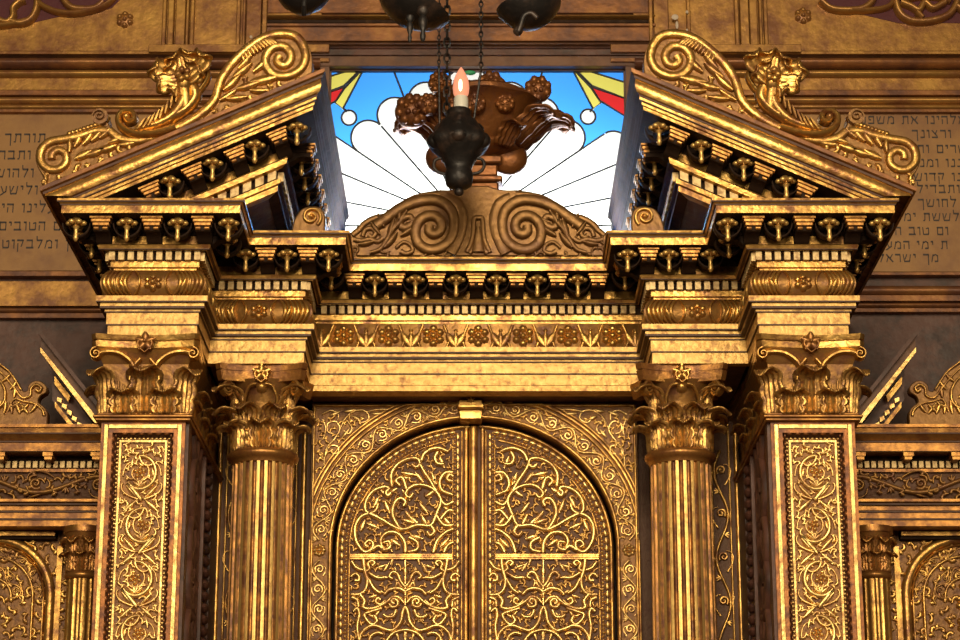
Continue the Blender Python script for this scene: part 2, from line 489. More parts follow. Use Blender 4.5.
def mk_pen():
    b = MB()
    b.lathe([(0.015, 0.0), (0.020, -0.012), (0.012, -0.020), (0.010, -0.030), (0.016, -0.038), (0.010, -0.046), (0.008, -0.056), (0.0105, -0.074), (0.0115, -0.086), (0.006, -0.098), (0.001, -0.100)], (0, -0.012, 0), 10)
    for a in range(6):
        b.blob((0.030 * sin(a * pi / 3 + 0.5), -0.012 - 0.030 * cos(a * pi / 3 + 0.5), -0.022), (0.0145, 0.0145, 0.011), 8, 5)
    p = b.build('pendant', PENG)
    b = MB(); n = 20                                    # round hollow cup the drop hangs in, open in front, coloured dark as shade
    R = 0.058
    for yy0, yy1, r0, r1 in ((0.078, 0.070, 0.02, R * 0.8), (0.070, 0.030, R * 0.8, R), (0.030, -0.02, R, R * 1.02)):
        vs = []
        for y, rr in ((yy0, r0), (yy1, r1)):
            for k in range(n + 1):
                t = -pi + pi * k / n
                vs.append((rr * cos(t) * 0.95, y, -0.022 + rr * sin(t) * 1.0)); 
        m = n + 1
        b.add(vs, [(k, k + 1, m + k + 1, m + k) for k in range(n)])
    b.build('coffer', SOFF, p, solid=0.004)
    return p


MOD = Bank(mk_mod); PEN = Bank(mk_pen)


def dentils(mb, segs, o0=-0.006, o1=0.022, w=0.0245, gap=0.0145, sgn=1):
    for i in segs:
        n = SEGN[i]; a = pv(i, o1); b = pv(i + 1, o1)
        d = (b[0] - a[0], b[1] - a[1]); L = hypot(*d); d = (d[0] / L, d[1] / L)
        k = int((L - 0.006) / (w + gap)); st = (L - k * (w + gap) + gap) / 2
        for j in range(k):
            t0 = st + j * (w + gap)
            p = (a[0] + d[0] * t0, a[1] + d[1] * t0); q = (p[0] + d[0] * w, p[1] + d[1] * w)
            r = (q[0] - n[0] * (o1 - o0), q[1] - n[1] * (o1 - o0)); s = (p[0] - n[0] * (o1 - o0), p[1] - n[1] * (o1 - o0))
            z0, z1 = ZDB + 0.001, ZDT + 0.001
            mb.add([(*p, z0), (*q, z0), (*r, z0), (*s, z0), (*p, z1), (*q, z1), (*r, z1), (*s, z1)],
                   [(0, 3, 2, 1), (4, 5, 6, 7), (0, 1, 5, 4), (1, 2, 6, 5), (2, 3, 7, 6), (3, 0, 4, 7)])


def place_row(root, items, mirror):
    sg = -1 if mirror else 1
    for kind, x, y, nx, ny in items:
        if kind == 'm': MOD.put(root, (sg * x, y, ZCB), sg * atan2(nx, -ny))
        else: PEN.put(root, (sg * x, y, ZCB))


def acanthus(H, W, o_curl=0.06, lean=0.02, nt=16, ns=25, lobes=4, bell=None):
    """leaf in local (s, z, out); curls forward at the tip"""
    b = MB(); vs = []
    ang = 0.0; z = 0.0; o = 0.0; st = H * 1.22 / nt
    for i in range(nt + 1):
        t = i / nt
        ww = W * (0.74 + 0.26 * sin(pi * t * 0.9)) * (1 - 0.55 * max(0, t - 0.72) / 0.28) * (0.82 + 0.22 * abs(sin(lobes * pi * t)))
        for j in range(ns):
            q = -1 + 2 * j / (ns - 1)
            rib = 0.050 * W * cos(q * pi * 5.0) * (0.5 + 0.5 * (1 - t)) + 0.06 * W * (1 - abs(q))
            droop = 0.10 * W * q * q * (t ** 2)
            nz, no = -sin(ang), cos(ang)
            vs.append((q * ww / 2, z + nz * rib - droop * cos(ang) * 0.6, o + no * rib))
        if t < 0.55: ang = lean
        else: ang += (pi * 0.86) / (nt * 0.45)
        z += cos(ang) * st; o += sin(ang) * st * (o_curl / 0.06)
    fs = [(i * ns + j, i * ns + j + 1, (i + 1) * ns + j + 1, (i + 1) * ns + j) for i in range(nt) for j in range(ns - 1)]
    b.v = [(s, -oo, zz) for s, zz, oo in vs]; b.f = fs; b.mi = [0] * len(fs)
    return b

# ------------------------------------------------------------------ leaves shared by the capitals
LOWLEAF = Bank(lambda: acanthus(0.112, 0.128, 0.095, 0.06).build('acanthus_leaf', LEAFG, solid=0.005, sub=1))
TALLLEAF = Bank(lambda: acanthus(0.215, 0.118, 0.075, 0.05).build('acanthus_leaf', LEAFG, solid=0.005, sub=1))
HORNLEAF = Bank(lambda: acanthus(0.225, 0.11, 0.085, 0.10).build('acanthus_leaf', LEAFG, solid=0.005, sub=1))


def abacus_plan(x0, x1, y0, y1, horn, dip, n=10, back=True):
    """plan outline: concave front and (for a square one) concave sides, cut horns"""
    pts = []
    def side(a, b, nx, ny, concave):
        L = hypot(b[0] - a[0], b[1] - a[1])
        for i in range(n + 1):
            t = i / n; k = dip * sin(pi * t) ** 0.8 if concave else 0
            pts.append((a[0] + (b[0] - a[0]) * t - nx * k, a[1] + (b[1] - a[1]) * t - ny * k))
    h = horn
    side((x0 + h, y0), (x1 - h, y0), 0, -1, True)
    side((x1, y0 + h), (x1, y1 - h), 1, 0, True)
    side((x1 - h, y1), (x0 + h, y1), 0, 1, back)
    side((x0, y1 - h), (x0, y0 + h), -1, 0, True)
    return pts


def slab(mb, plan, z0, z1, k0=1.0, k1=1.0):
    n = len(plan); cx = sum(p[0] for p in plan) / n; cy = sum(p[1] for p in plan) / n
    vs = [(cx + (x - cx) * k0, cy + (y - cy) * k0, z0) for x, y in plan] + [(cx + (x - cx) * k1, cy + (y - cy) * k1, z1) for x, y in plan]
    fs = [tuple(range(n - 1, -1, -1)), tuple(range(n, 2 * n))] + [(i, (i + 1) % n, n + (i + 1) % n, n + i) for i in range(n)]
    mb.add(vs, fs)


def fleuron(mb, fr, u, v, r, h):
    for k in range(5):
        a = pi / 2 + 2 * pi * k / 5
        mb.drop(u, v, a, r, r * 0.75, h, fr)
    mb.knob(u, v, r * 0.3, h * 1.5, fr)
    for sx in (-1, 1): mb.ridge(curl(u, v - r * 1.1, pi / 2 + sx * 0.9, r * 1.5, 0, -sx * 8 / r * 0.3, 8), r * 0.3, h, fr)


# ------------------------------------------------------------------ carved square piers
PX0, PX1 = 1.178, 1.516                               # shaft, inner and outer side (right hand version)
ZPC = zr(415, 0)                                      # foot of the capital
ZPS = zr(421.5, 0)                                    # top of the shaft


def carved_panel(mb, xc, hw, z0, z1, Y, h=0.014, cell=0.125, sgn=1):
    """rising rinceau of the piers: big open scrolls left and right with a flower in each"""
    fr = front(Y)
    z = z1 - 0.012; i = 0
    while z > z0 + 0.05:
        zb = z - 2 * cell * 0.86; zc = (z + zb) / 2; s = sgn if i % 2 == 0 else -sgn
        R = min(hw * 0.80, cell * 0.84)
        cx = xc + s * hw * 0.10
        # the big C scroll, opening to side -s
        pts = [(cx - s * R * cos(a) * 0.92, zc + R * sin(a)) for a in [(-2.45 + 4.1 * t / 22) for t in range(23)]]
        pts = [(xc, zb - 0.004)] + pts
        mb.ridge(spline(pts, 2), 0.021, h, fr, (1.15, 0.8), k=8, flat=0.3)
        ex, ez = pts[-1]
        mb.ridge(curl(ex, ez, atan2(-1, -s * 0.15), R * 1.15, s * -3 / R * 0.3, s * -3.4 / R, 16), 0.014, h, fr, (1, .6))
        mb.ridge(spiral(cx + s * R * 0.05, zc - R * 0.02, R * 0.62, R * 0.40, pi / 2 + s * 0.8, s * 0.72, 16), 0.010, h * 0.8, fr, (1, .7))
        mb.rosette(cx + s * R * 0.02, zc + R * 0.02, R * 0.40, h * 1.0, fr, 5, pi / 2 + i)
        for da in (-0.9, -0.3, 0.3, 0.9):
            mb.drop(cx + s * R * 0.0, zc - R * 0.85, pi / 2 + da, R * 0.52, R * 0.24, h * 0.8, fr)
        # outer tendrils and leaves
        for sx in (-1, 1):
            mb.ridge(curl(xc + sx * hw * 0.15, zb - 0.002, pi / 2 - sx * 1.25, hw * 1.25, sx * 1, sx * 52, 16, 2.2), 0.011, h * 0.9, fr, (1, .7))
            mb.knob(xc + sx * hw * 0.82, zb + hw * 0.24, 0.0075, h, fr, 7)
            mb.drop(xc + sx * hw * 0.2, zb + 0.006, pi / 2 - sx * 0.75, hw * 0.75, hw * 0.20, h * 0.85, fr)
            mb.drop(xc + sx * hw * 0.2, zb - 0.006, -pi / 2 + sx * 0.85, hw * 0.8, hw * 0.24, h * 0.8, fr)
            mb.drop(xc + sx * hw * 0.55, zc + s * sx * 0.02, pi / 2 + sx * 0.2, hw * 0.42, hw * 0.18, h * 0.7, fr)
            mb.ridge(curl(xc + sx * hw * 0.9, zc - R * 0.2, pi / 2 + sx * 0.1, hw * 0.8, sx * 4, -sx * -46, 12, 2), 0.009, h * 0.7, fr, (1, .6))
        mb.rosette(xc, zb, hw * 0.15, h * 1.15, fr, 4, 0)
        z = zb; i += 1


def carved_pier(s, label):
    mi = s < 0
    r = thing('carved_pier', label, 'pier', (s * 1.347, 0.6, ZPOD))
    b = MB(); b.box(PX0 + 0.045, PX1 - 0.045, 0.034, 1.19, ZPOD, ZPS - 0.01)
    b.box(PX0, PX0 + 0.046, 0, 1.19, ZPOD, ZPS); b.box(PX1 - 0.046, PX1, 0, 1.19, ZPOD, ZPS)
    b.box(PX0, PX1, 0.0, 0.08, ZPOD, 2.36)
    b.box(PX0 + 0.046, PX1 - 0.046, 0, 1.19, ZPS - 0.046, ZPS)
    b.build('shaft', TONG, r, mi)
    # bright outer fillet and sloping tongue moulding
    m = MB(); x0, x1, z0, z1 = PX0, PX1, 2.36, ZPS
    for k, (w0, w1, ya, yb) in enumerate(((0.012, 0.030, -0.004, -0.004),)):
        frame_strip(m, x0 + w0, x1 - w0, z0 + w0, z1 - w0, w1 - w0, -0.006, 0.01)
    m.build('outer_fillet', GOLDB, r, mi, bevel=0.002)
    m = MB()
    a, c = 0.032, 0.062
    Q = [((x0 + a, z0), (x0 + c, z0), (x0 + c, z1 - c), (x0 + a, z1 - a)), ((x1 - c, z0), (x1 - a, z0), (x1 - a, z1 - a), (x1 - c, z1 - c)),
         ((x0 + c, z1 - c), (x1 - c, z1 - c), (x1 - a, z1 - a), (x0 + a, z1 - a))]
    deep = {a: 0.0, c: 0.026}
    for q in Q:
        vs = []
        for x, z in q:
            d = max(0, min(x - x0, x1 - x, z1 - z)); vs.append((x, 0.026 * (d - a) / (c - a), z))
        vs += [(x, y + 0.03, z) for x, y, z in vs]
        m.add(vs, [(0, 1, 2, 3), (7, 6, 5, 4), (0, 4, 5, 1), (1, 5, 6, 2), (2, 6, 7, 3), (3, 7, 4, 0)])
    m.build('sloped_moulding', LINE, r, mi)
    # tongues + bead row
    m = MB()
    zz = z1 - 0.07
    while zz > z0:
        for x, sg in ((x0 + 0.046, 1), (x1 - 0.046, -1)):
            m.blob((x, 0.010, zz), (0.0085, 0.008, 0.0135), 6, 4)
            m.blob((x + sg * 0.012, 0.018, zz + 0.016), (0.004, 0.006, 0.010), 6, 4)
        zz -= 0.034
    xx = x0 + 0.075
    while xx < x1 - 0.07:
        m.blob((xx, 0.010, z1 - 0.046), (0.0135, 0.008, 0.0085), 6, 4); xx += 0.034
    m.build('tongue_moulding', TONG, r, mi)
    m = MB()
    for p, q in (((x0 + 0.066, 0.026, z0), (x0 + 0.066, 0.026, z1 - 0.066)), ((x1 - 0.066, 0.026, z0), (x1 - 0.066, 0.026, z1 - 0.066)),
                 ((x0 + 0.066, 0.026, z1 - 0.066), (x1 - 0.066, 0.026, z1 - 0.066))):
        beads(m, p, q, 0.0068, 0.0165)
    frame_strip(m, x0 + 0.073, x1 - 0.073, z0, z1 - 0.073, 0.008, 0.018, 0.034)
    m.build('bead_moulding', GOLDB, r, mi)
    g = MB(); g.box(x0 + 0.06, x1 - 0.06, 0.031, 0.05, z0, z1 - 0.06)
    pan = g.build('panel_ground', PGR, r, mi)
    v = MB(); carved_panel(v, (x0 + x1) / 2, (x1 - x0) / 2 - 0.084, z0 + 0.02, z1 - 0.085, 0.031, 0.017, sgn=1)
    hwp = (x1 - x0) / 2 - 0.084; xcp = (x0 + x1) / 2
    fill(v, lambda a_, b_: abs(a_ - xcp) < hwp - 0.002 and z0 + 0.02 < b_ < z1 - 0.088, (x0, x1, z0, z1), 0.0135, 0.013, front(0.031), 0.0125, 0.038, random.Random(9))
    v.build('scroll_carving', GOLDB, r, mi)
    # carved inner flank
    fl = MB(); fr = lambda u, vv, w: (PX0 - w, u, vv)
    fl.box(PX0 - 0.012, PX0, 0.02, 0.10, 2.3, ZPS); fl.box(PX0 - 0.012, PX0, 0.88, 1.19, 2.3, ZPS)
    fl.box(PX0 - 0.014, PX0, 0.60, 0.64, 2.3, ZPS)
    beads(fl, (PX0 - 0.008, 0.76, 2.4), (PX0 - 0.008, 0.76, ZPS - 0.03), 0.022, 0.05, 0.05)
    zz = 2.45; k = 1
    while zz < ZPS - 0.1:
        fl.ridge(spiral(0.35, zz, 0.17, 0.05, k * pi / 2, k * 1.2, 18), 0.05, 0.02, fr, (1, .7))
        fl.knob(0.35, zz, 0.05, 0.022, fr); zz += 0.19; k = -k
        for da in (-0.7, 0, 0.7): fl.drop(0.35, zz - 0.1, pi / 2 + da, 0.2, 0.07, 0.018, fr)
    fl.build('carved_flank', WOOD, r, mi)  # dark wood colour stands in for shade on the inner flank
    # ---- capital
    c = MB(); z0, z1 = ZPS, ZPC
    for o, za, zb in ((0.024, z0 - 0.002, z0 + 0.010), (0.032, z0 + 0.010, z0 + 0.022), (0.018, z0 + 0.022, z1 + 0.006)):
        c.box(PX0 - o, PX1 + o, -o, 1.19, za, zb)
    c.build('necking', GOLDR, r, mi, bevel=0.004)
    c = MB()
    for t0, t1, o0, o1 in ((0, 0.5, -0.010, -0.006), (0.5, 0.8, -0.006, 0.004), (0.8, 1.0, 0.004, 0.03)):
        za, zb = ZPC + (4.125 - ZPC) * t0, ZPC + (4.125 - ZPC) * t1
        x0a, x1a, x0b, x1b = PX0 - o0, PX1 + o0, PX0 - o1, PX1 + o1
        c.add([(x0a, -o0, za), (x1a, -o0, za), (x1a, 1.19, za), (x0a, 1.19, za), (x0b, -o1, zb), (x1b, -o1, zb), (x1b, 1.19, zb), (x0b, 1.19, zb)],
              [(0, 3, 2, 1), (4, 5, 6, 7), (0, 1, 5, 4), (1, 2, 6, 5), (2, 3, 7, 6), (3, 0, 4, 7)])
    f0 = front(-0.008)
    for x in [PX0 + 0.02 + 0.0197 * k for k in range(16)]:
        c.ridge([(x, ZPC + 0.005), (x, ZPC + 0.09 + 0.05 * abs(sin(x * 40)))], 0.012, 0.005, f0, (1, .8))
    cap = c.build('capital_bell', CUSH, r, mi)
    ab = MB()
    pl = abacus_plan(PX0 - 0.052, PX1 + 0.052, -0.058, 1.19, 0.02, 0.030, back=False)
    slab(ab, pl, 4.122, 4.138, 0.965, 0.985); slab(ab, pl, 4.138, 4.160, 0.985, 0.99); slab(ab, pl, 4.160, 4.168, 0.97, 0.97); slab(ab, pl, 4.168, 4.189, 0.99, 1.0)
    ab.build('abacus', GOLD, r, mi)
    xc = (PX0 + PX1) / 2
    sg = -1 if mi else 1
    fx = MB(); fleuron(fx, front(-0.035), xc, 4.155, 0.042, 0.028)
    fx.build('fleuron', GOLDR, r, mi)
    for dx in (-0.083, 0.083): LOWLEAF.put(cap, (sg * (xc + dx), -0.016, ZPC), sc=(1.05, 1, 0.98))
    TALLLEAF.put(cap, (sg * xc, -0.012, ZPC), sc=(1.25, 1.1, 1.0))
    for dx, a in ((-0.168, -0.62), (0.168, 0.62)): HORNLEAF.put(cap, (sg * (xc + dx * 0.93), 0.006, ZPC), sg * a, sc=(1.05, 0.66, 0.97))
    for y in (0.22, 0.50, 0.78): LOWLEAF.put(cap, (sg * PX0, y, ZPC), -sg * pi / 2, sc=(1.6, .55, 1))
    for y in (0.36, 0.64, 0.92): TALLLEAF.put(cap, (sg * PX0, y, ZPC), -sg * pi / 2, sc=(1.7, .5, 0.95))
    for y in (0.25, 0.6): TALLLEAF.put(cap, (sg * PX1, y, ZPC), sg * pi / 2, sc=(1.5, 1, 0.95))
    vo = MB(); f1 = front(-0.014)
    for sx in (-1, 1):
        vo.ridge(spline([(xc + sx * 0.03, 4.02), (xc + sx * 0.055, 4.075), (xc + sx * 0.105, 4.112), (xc + sx * 0.165, 4.118), (xc + sx * 0.20, 4.10)], 5), 0.024, 0.030, f1, (.8, 1.1))
        vo.ridge(spline([(xc + sx * 0.06, 4.00), (xc + sx * 0.05, 4.05), (xc + sx * 0.02, 4.09)], 5), 0.016, 0.022, f1, (.8, 1))
        cc = (xc + sx * 0.196, 4.104)
        vo.ridge(spiral(cc[0], cc[1], 0.026, 0.006, pi / 2, -sx * 1.4, 22), 0.011, 0.052, f1, (1, .8)); vo.knob(cc[0], cc[1], 0.011, 0.05, f1)
    vo.build('volutes', GOLD, r, mi)
    return r


carved_pier(-1, 'square gilded pier with scroll-carved panel, left of the fluted columns')
carved_pier(1, 'square gilded pier with scroll-carved panel, right of the fluted columns')

# ------------------------------------------------------------------ fluted columns
ZSH = zr(457, 0.45)


def fluted_column(s, d, label):
    xc = abs(xd(d, 560, 0.58)); yc = 0.585; R = 0.129
    r = thing('fluted_column', label, 'column', (s * xc, yc, ZPOD)); mi = s < 0
    NF = 25
    def fl(a, z):
        q = (a * NF / (2 * pi)) % 1.0
        return 1.0 if q < 0.41 else 1.0 - 0.10 * sin(pi * (q - 0.41) / 0.59) ** 0.6
    b = MB()
    zt = ZSH + 0.004
    b.lathe([(R * 1.06, 0), (R * 1.06, 1.2), (R * 1.035, zt - ZPOD - 0.75), (R * 1.0, zt - ZPOD - 0.012)], (xc, yc, ZPOD), NF * 10, fl)
    NA = NF * 10
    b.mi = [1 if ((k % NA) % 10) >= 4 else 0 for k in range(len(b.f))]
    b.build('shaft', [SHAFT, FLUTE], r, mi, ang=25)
    b = MB()
    b.lathe([(R * 0.97, -0.014), (R * 1.02, -0.012), (R * 1.04, 0.0), (R * 1.10, 0.006), (R * 1.16, 0.014), (R * 1.19, 0.025), (R * 1.16, 0.036), (R * 1.08, 0.043), (R * 1.0, 0.046)], (xc, yc, ZSH), 48)
    b.build('astragal', GOLDR, r, mi)
    z0 = ZSH + 0.040; H = 4.128 - z0
    b = MB()
    b.lathe([(R * 0.93, 0), (R * 0.94, H * 0.5), (R * 1.02, H * 0.75), (R * 1.22, H * 0.93), (R * 1.30, H), (R * 0.5, H)], (xc, yc, z0), 40)
    for k in range(32):
        a = 2 * pi * k / 32
        b.tube([(xc + R * 0.95 * sin(a), yc - R * 0.95 * cos(a), z0), (xc + R * 0.97 * sin(a), yc - R * 0.97 * cos(a), z0 + H * 0.5)], 0.006, 5)
    cap = b.build('capital_bell', CUSH, r, mi)
    sg = -1 if mi else 1
    for k in range(8):
        a = 2 * pi * (k + 0.5) / 8 - pi / 8 * (1)
        if cos(a) > -0.4: LOWLEAF.put(cap, (sg * (xc + R * 0.97 * sin(a)), yc - R * 0.97 * cos(a), z0), sg * a, sc=(0.92, 1, 1.25))
        a += pi / 8
        if cos(a) > -0.4: TALLLEAF.put(cap, (sg * (xc + R * 0.96 * sin(a)), yc - R * 0.96 * cos(a), z0), sg * a, sc=(0.95, 0.9, 1.02))
    for a in (-pi / 4, pi / 4, 0):
        if a: HORNLEAF.put(cap, (sg * (xc + R * 1.02 * sin(a)), yc - R * 1.02 * cos(a), z0 + 0.09), sg * a, sc=(0.9, 1, 0.92))
    hw = 0.197
    ab = MB(); pl = abacus_plan(xc - hw, xc + hw, yc - hw, yc + hw, 0.022, 0.048)
    slab(ab, pl, 4.118, 4.134, 0.93, 0.955); slab(ab, pl, 4.134, 4.158, 0.955, 0.98); slab(ab, pl, 4.158, 4.164, 0.95, 0.95); slab(ab, pl, 4.164, 4.189, 0.98, 1.0)
    ab.build('abacus', GOLDR, r, mi)
    fx = MB(); fleuron(fx, front(yc - hw + 0.042), xc, 4.150, 0.040, 0.035)
    for a in (0.0,):
        fx.knob(xc, 4.095, 0.028, 0.03, front(yc - hw + 0.055))
    fx.build('fleuron', GOLD, r, mi)
    vo = MB()
    for a in (-pi / 4, pi / 4):
        # volute standing on the diagonal
        ex, ey = xc + 0.225 * sin(a), yc - 0.225 * cos(a)
        ca, sa = cos(a), sin(a)
        fr_ = lambda u, v, w: (xc + u * sa + w * ca, yc - u * ca + w * sa, v)
        for q in (-1, 1):
            frq = lambda u, v, w, q=q: (xc + u * sa + q * (0.012 + w) * ca, yc - u * ca + q * (0.012 + w) * sa, v)
            vo.ridge(spiral(0.212, 4.088, 0.030, 0.006, pi / 2 + 0.3, -1.5, 26), 0.012, 0.010, frq, (1, .7))
            vo.knob(0.212, 4.088, 0.010, 0.014, frq)
        pth = spline([(0.125, z0 + 0.13), (0.135, z0 + 0.19), (0.165, 4.095), (0.205, 4.116), (0.238, 4.10), (0.240, 4.075), (0.215, 4.062), (0.195, 4.08)], 4)
        vs = []
        for u, v in pth:
            for w in (-0.016, 0.016): vs.append(fr_(u, v, w))
        for (u, v) in pth:
            for w in (-0.016, 0.016): vs.append(fr_(u - 0.008, v - 0.008, w))
        n = len(pth); fs = []
        for i in range(n - 1):
            fs += [(2 * i, 2 * i + 1, 2 * i + 3, 2 * i + 2), (2 * n + 2 * i, 2 * n + 2 * i + 2, 2 * n + 2 * i + 3, 2 * n + 2 * i + 1),
                   (2 * i, 2 * i + 2, 2 * n + 2 * i + 2, 2 * n + 2 * i), (2 * i + 1, 2 * n + 2 * i + 1, 2 * n + 2 * i + 3, 2 * i + 3)]
        vo.add(vs, fs)
    # inner helices towards the flower
    f1 = lambda u, v, w: (xc + u, yc - sqrt(max(0.0, 0.175 ** 2 - u * u)) - w, v)
    for sx in (-1, 1):
        vo.ridge(spline([(sx * 0.06, z0 + 0.14), (sx * 0.07, z0 + 0.2), (sx * 0.05, 4.09), (sx * 0.02, 4.10)], 5), 0.014, 0.016, f1, (.8, 1))
        vo.ridge(spline([(sx * 0.065, z0 + 0.15), (sx * 0.085, z0 + 0.2), (sx * 0.125, 4.10), (sx * 0.150, 4.112)], 5), 0.016, 0.016, f1, (.8, 1.1))
    vo.build('volutes', GOLD, r, mi)
    return r


fluted_column(-1, 218, 'fluted gilded round column with leafy capital left of the arched doors')
fluted_column(1, 205, 'fluted gilded round column with leafy capital right of the arched doors')


# ------------------------------------------------------------------ entablature blocks
def frieze_cushion(mb, x0, x1, Y, h=0.018):
    fr = lambda u, v, w: (u, Y - bulge_out(v) - w, v)
    xc = (x0 + x1) / 2; zc = (ZFB + ZFT) / 2; hh = (ZFT - ZFB) / 2
    mb.rosette(xc, zc, 0.042, h, fr, 6)
    for s in (-1, 1):
        mb.ridge([(xc + s * (0.052 + 0.022 * (abs(t) ** 2)), zc + t * hh * 0.86) for t in [-1 + 0.2 * k for k in range(11)]], 0.010, h, fr, (1, 1))
        L = (x1 - x0) / 2 - 0.08
        for k in range(6):
            u = xc + s * (0.088 + L * k / 6)
            pth = [(u + s * 0.026 * (1 - t * t), zc + t * hh * 0.86) for t in [-1 + 0.25 * q for q in range(9)]]
            mb.ridge(pth, lambda t: 0.007 + 0.016 * sin(pi * t), h, fr)
        mb.drop(xc + s * 0.115, zc - hh * 0.75, pi / 2 - s * 0.35, hh * 1.1, 0.024, h * 1.2, fr)
        mb.drop(xc + s * 0.150, zc - hh * 0.75, pi / 2 - s * 0.1, hh * 0.9, 0.020, h * 1.2, fr)


def ent_parts(r, i0, i1, mirror, frz_prof, dent_segs, arch_m=FASC, carve=None):
    b = MB(); course(b, i0, i1, P_ARCH); b.build('architrave', arch_m, r, mirror, ang=25)
    b = MB(); course(b, i0, i1, frz_prof); b.cm = 1
    if carve: b.add(carve.v, carve.f)
    b.build('frieze', [CUSH, GOLD], r, mirror)
    b = MB(); course(b, i0, i1, P_BED); b.build('bed_moulding', GOLD, r, mirror, ang=25)
    b = MB(); dentils(b, dent_segs); b.build('dentil_band', PALE, r, mirror)
    b = MB(); course(b, i0, i1, P_COR); b.build('cornice', GOLD, r, mirror, ang=25)
    b = MB(); course(b, i0, i1, P_SOF); b.build('shade_toned_soffit', SOFF, r, mirror, ang=25)  # dark colour paints in the cornice shade
    b = MB(); course(b, i0, i1, [(-0.045, ZDB), (-0.0045, ZDB + 0.0005), (-0.0045, ZDT + 0.001), (0.030, ZDT + 0.0012)]); b.build('dentil_ground', SOFF, r, mirror, ang=25)  # near-black strip paints in the shade between dentils
    for za, zb, o in ((ZCB + 0.032, ZCB + 0.037, 0.1845), (ZCT - 0.014, ZCT - 0.009, 0.197), (ZAB + 0.0475, ZAB + 0.0525, 0.0065), (ZAB + 0.100, ZAB + 0.1045, 0.0135), (ZFB - 0.049, ZFB - 0.041, 0.0305), (ZFB - 0.0265, ZFB - 0.0215, 0.0445), (ZBB - 0.001, ZBB + 0.002, 0.0455)):  # architrave strips paint in groove shade; the cornice ones are red lines
        b = MB(); course(b, i0, i1, [(o - 0.03, za), (o, za), (o, zb), (o - 0.03, zb)]); b.build('paint_and_shade_line', LINE, r, mirror, ang=25)


def outer_block(s, label):
    mi = s < 0
    r = thing('entablature_block', label, 'entablature', (s * 1.33, 0.5, ZAB))
    b = MB(); frieze_cushion(b, XI, XO, 0.0)
    for s2, X in ((-1, XI), (1, XO)):
        fr = lambda u, v, w: (X + s2 * (bulge_out(v) + w), u, v)
        for k in range(9 if s2 > 0 else 3):
            b.ridge([(0.06 + 0.14 * k + 0.03 * (1 - t * t), (ZFB + ZFT) / 2 + t * 0.05) for t in [-1, -.5, 0, .5, 1]], 0.02, 0.012, fr, (1, 1))
    ent_parts(r, 4, 7, mi, P_FRIEZE, (4, 5, 6), carve=b)
    xc = (XI + XO) / 2; sp = 0.207
    it = []
    for k in (-1.5, -0.5, 0.5, 1.5): it.append(('p', xc + k * sp, -0.10, 0, -1))
    for k in (-1, 0, 1): it.append(('m', xc + k * sp, 0.0, 0, -1))
    for k in range(7): it.append(('m', XO, 0.02 + 0.205 * k + 0.0, 1, 0)); it.append(('p', XO + 0.10, 0.122 + 0.205 * k, 1, 0))
    it.append(('m', XI, 0.02, -1, 0)); it.append(('p', XI - 0.10, 0.12, -1, 0))
    place_row(r, it, mi)
    b = MB(); b.box(XI + 0.02, XO - 0.02, 0.02, 1.55, ZAB + 0.002, ZCT - 0.01); b.build('core', WOOD, r, mi)
    return r


def inner_block(s, label):
    mi = s < 0
    r = thing('entablature_block', label, 'entablature', (s * 0.94, 0.7, ZAB))
    b = MB(); frieze_cushion(b, XII, XI - 0.02, YI)
    ent_parts(r, 2, 4, mi, P_FRIEZE, (2, 3), carve=b)
    sp = 0.176; xs = XII - 0.105
    it = [('p', xs, YI - 0.10, 0, -1), ('p', xs + sp, YI - 0.10, 0, -1), ('p', xs + 2 * sp, YI - 0.10, 0, -1),
          ('m', xs + sp * 0.5, YI, 0, -1), ('m', xs + sp * 1.5, YI, 0, -1), ('m', XII, YI + 0.06, -1, 0), ('p', XII - 0.10, YI + 0.16, -1, 0)]
    place_row(r, it, mi)
    b = MB(); b.box(XII + 0.01, XI - 0.001, YI + 0.02, 1.5, ZAB + 0.002, ZCT - 0.01); b.build('core', WOOD, r, mi)
    return r


def centre_block():
    r = thing('entablature_block', 'long gilded entablature with rosette frieze spanning above the arched doors', 'entablature', (0, 1.0, ZAB))
    ent_parts(r, 1, 2, False, P_FRIEZE_FLAT, (1,))
    b = MB(); b.box(-XII - 0.05, XII + 0.05, YC + 0.005, YC + 0.10, 4.165, ZAB + 0.004); b.build('lower_fascia', FASC, r)
    b = MB(); b.box(-XII, XII, YC + 0.02, 1.5, 4.172, ZCT - 0.01); b.build('core', WOOD, r)
    fr = front(YC); zc = (ZFB + ZFT) / 2; sp = 0.198; hh = (ZFT - ZFB) / 2
    for k in range(-3, 4):
        u = k * sp
        if abs(u) > XII - 0.03: continue
        b = MB(); b.rosette(u, zc + 0.002, 0.054, 0.022, fr, 6)
        for s in (-1, 1):
            b.ridge([(u + s * (0.066 - 0.02 * abs(sin(a)) + 0.012 * (a < 0)), zc + hh * 0.86 * sin(a)) for a in [-1.5 + 0.25 * q for q in range(13)]], 0.015, 0.014, fr, (1, 1))
        b.build('rosette', GOLD, r)
    for k in range(-4, 4):
        u = (k + 0.5) * sp
        if abs(u) > XII: continue
        b = MB()
        for da in (-0.55, 0.55): b.drop(u, zc - hh * 0.85, pi / 2 + da, hh * 1.3, 0.040, 0.018, fr)
        b.drop(u, zc - hh * 0.85, pi / 2, hh * 1.15, 0.030, 0.020, fr)
        for s in (-1, 1): b.ridge(curl(u, zc - hh * 0.8, pi / 2 - s * 1.0, 0.085, s * 8, s * 20, 10), 0.011, 0.012, fr, (1, .5))
        b.knob(u, zc + hh * 0.45, 0.010, 0.013, fr); b.build('palmette', GOLD, r)
    it = []
    sp = 0.1785
    for k in range(-3, 3): it.append(('p', (k + 0.5) * sp - 0.008, YC - 0.10, 0, -1))
    for k in range(-3, 4): it.append(('m', k * sp - 0.008, YC, 0, -1))
    place_row(r, it, False)


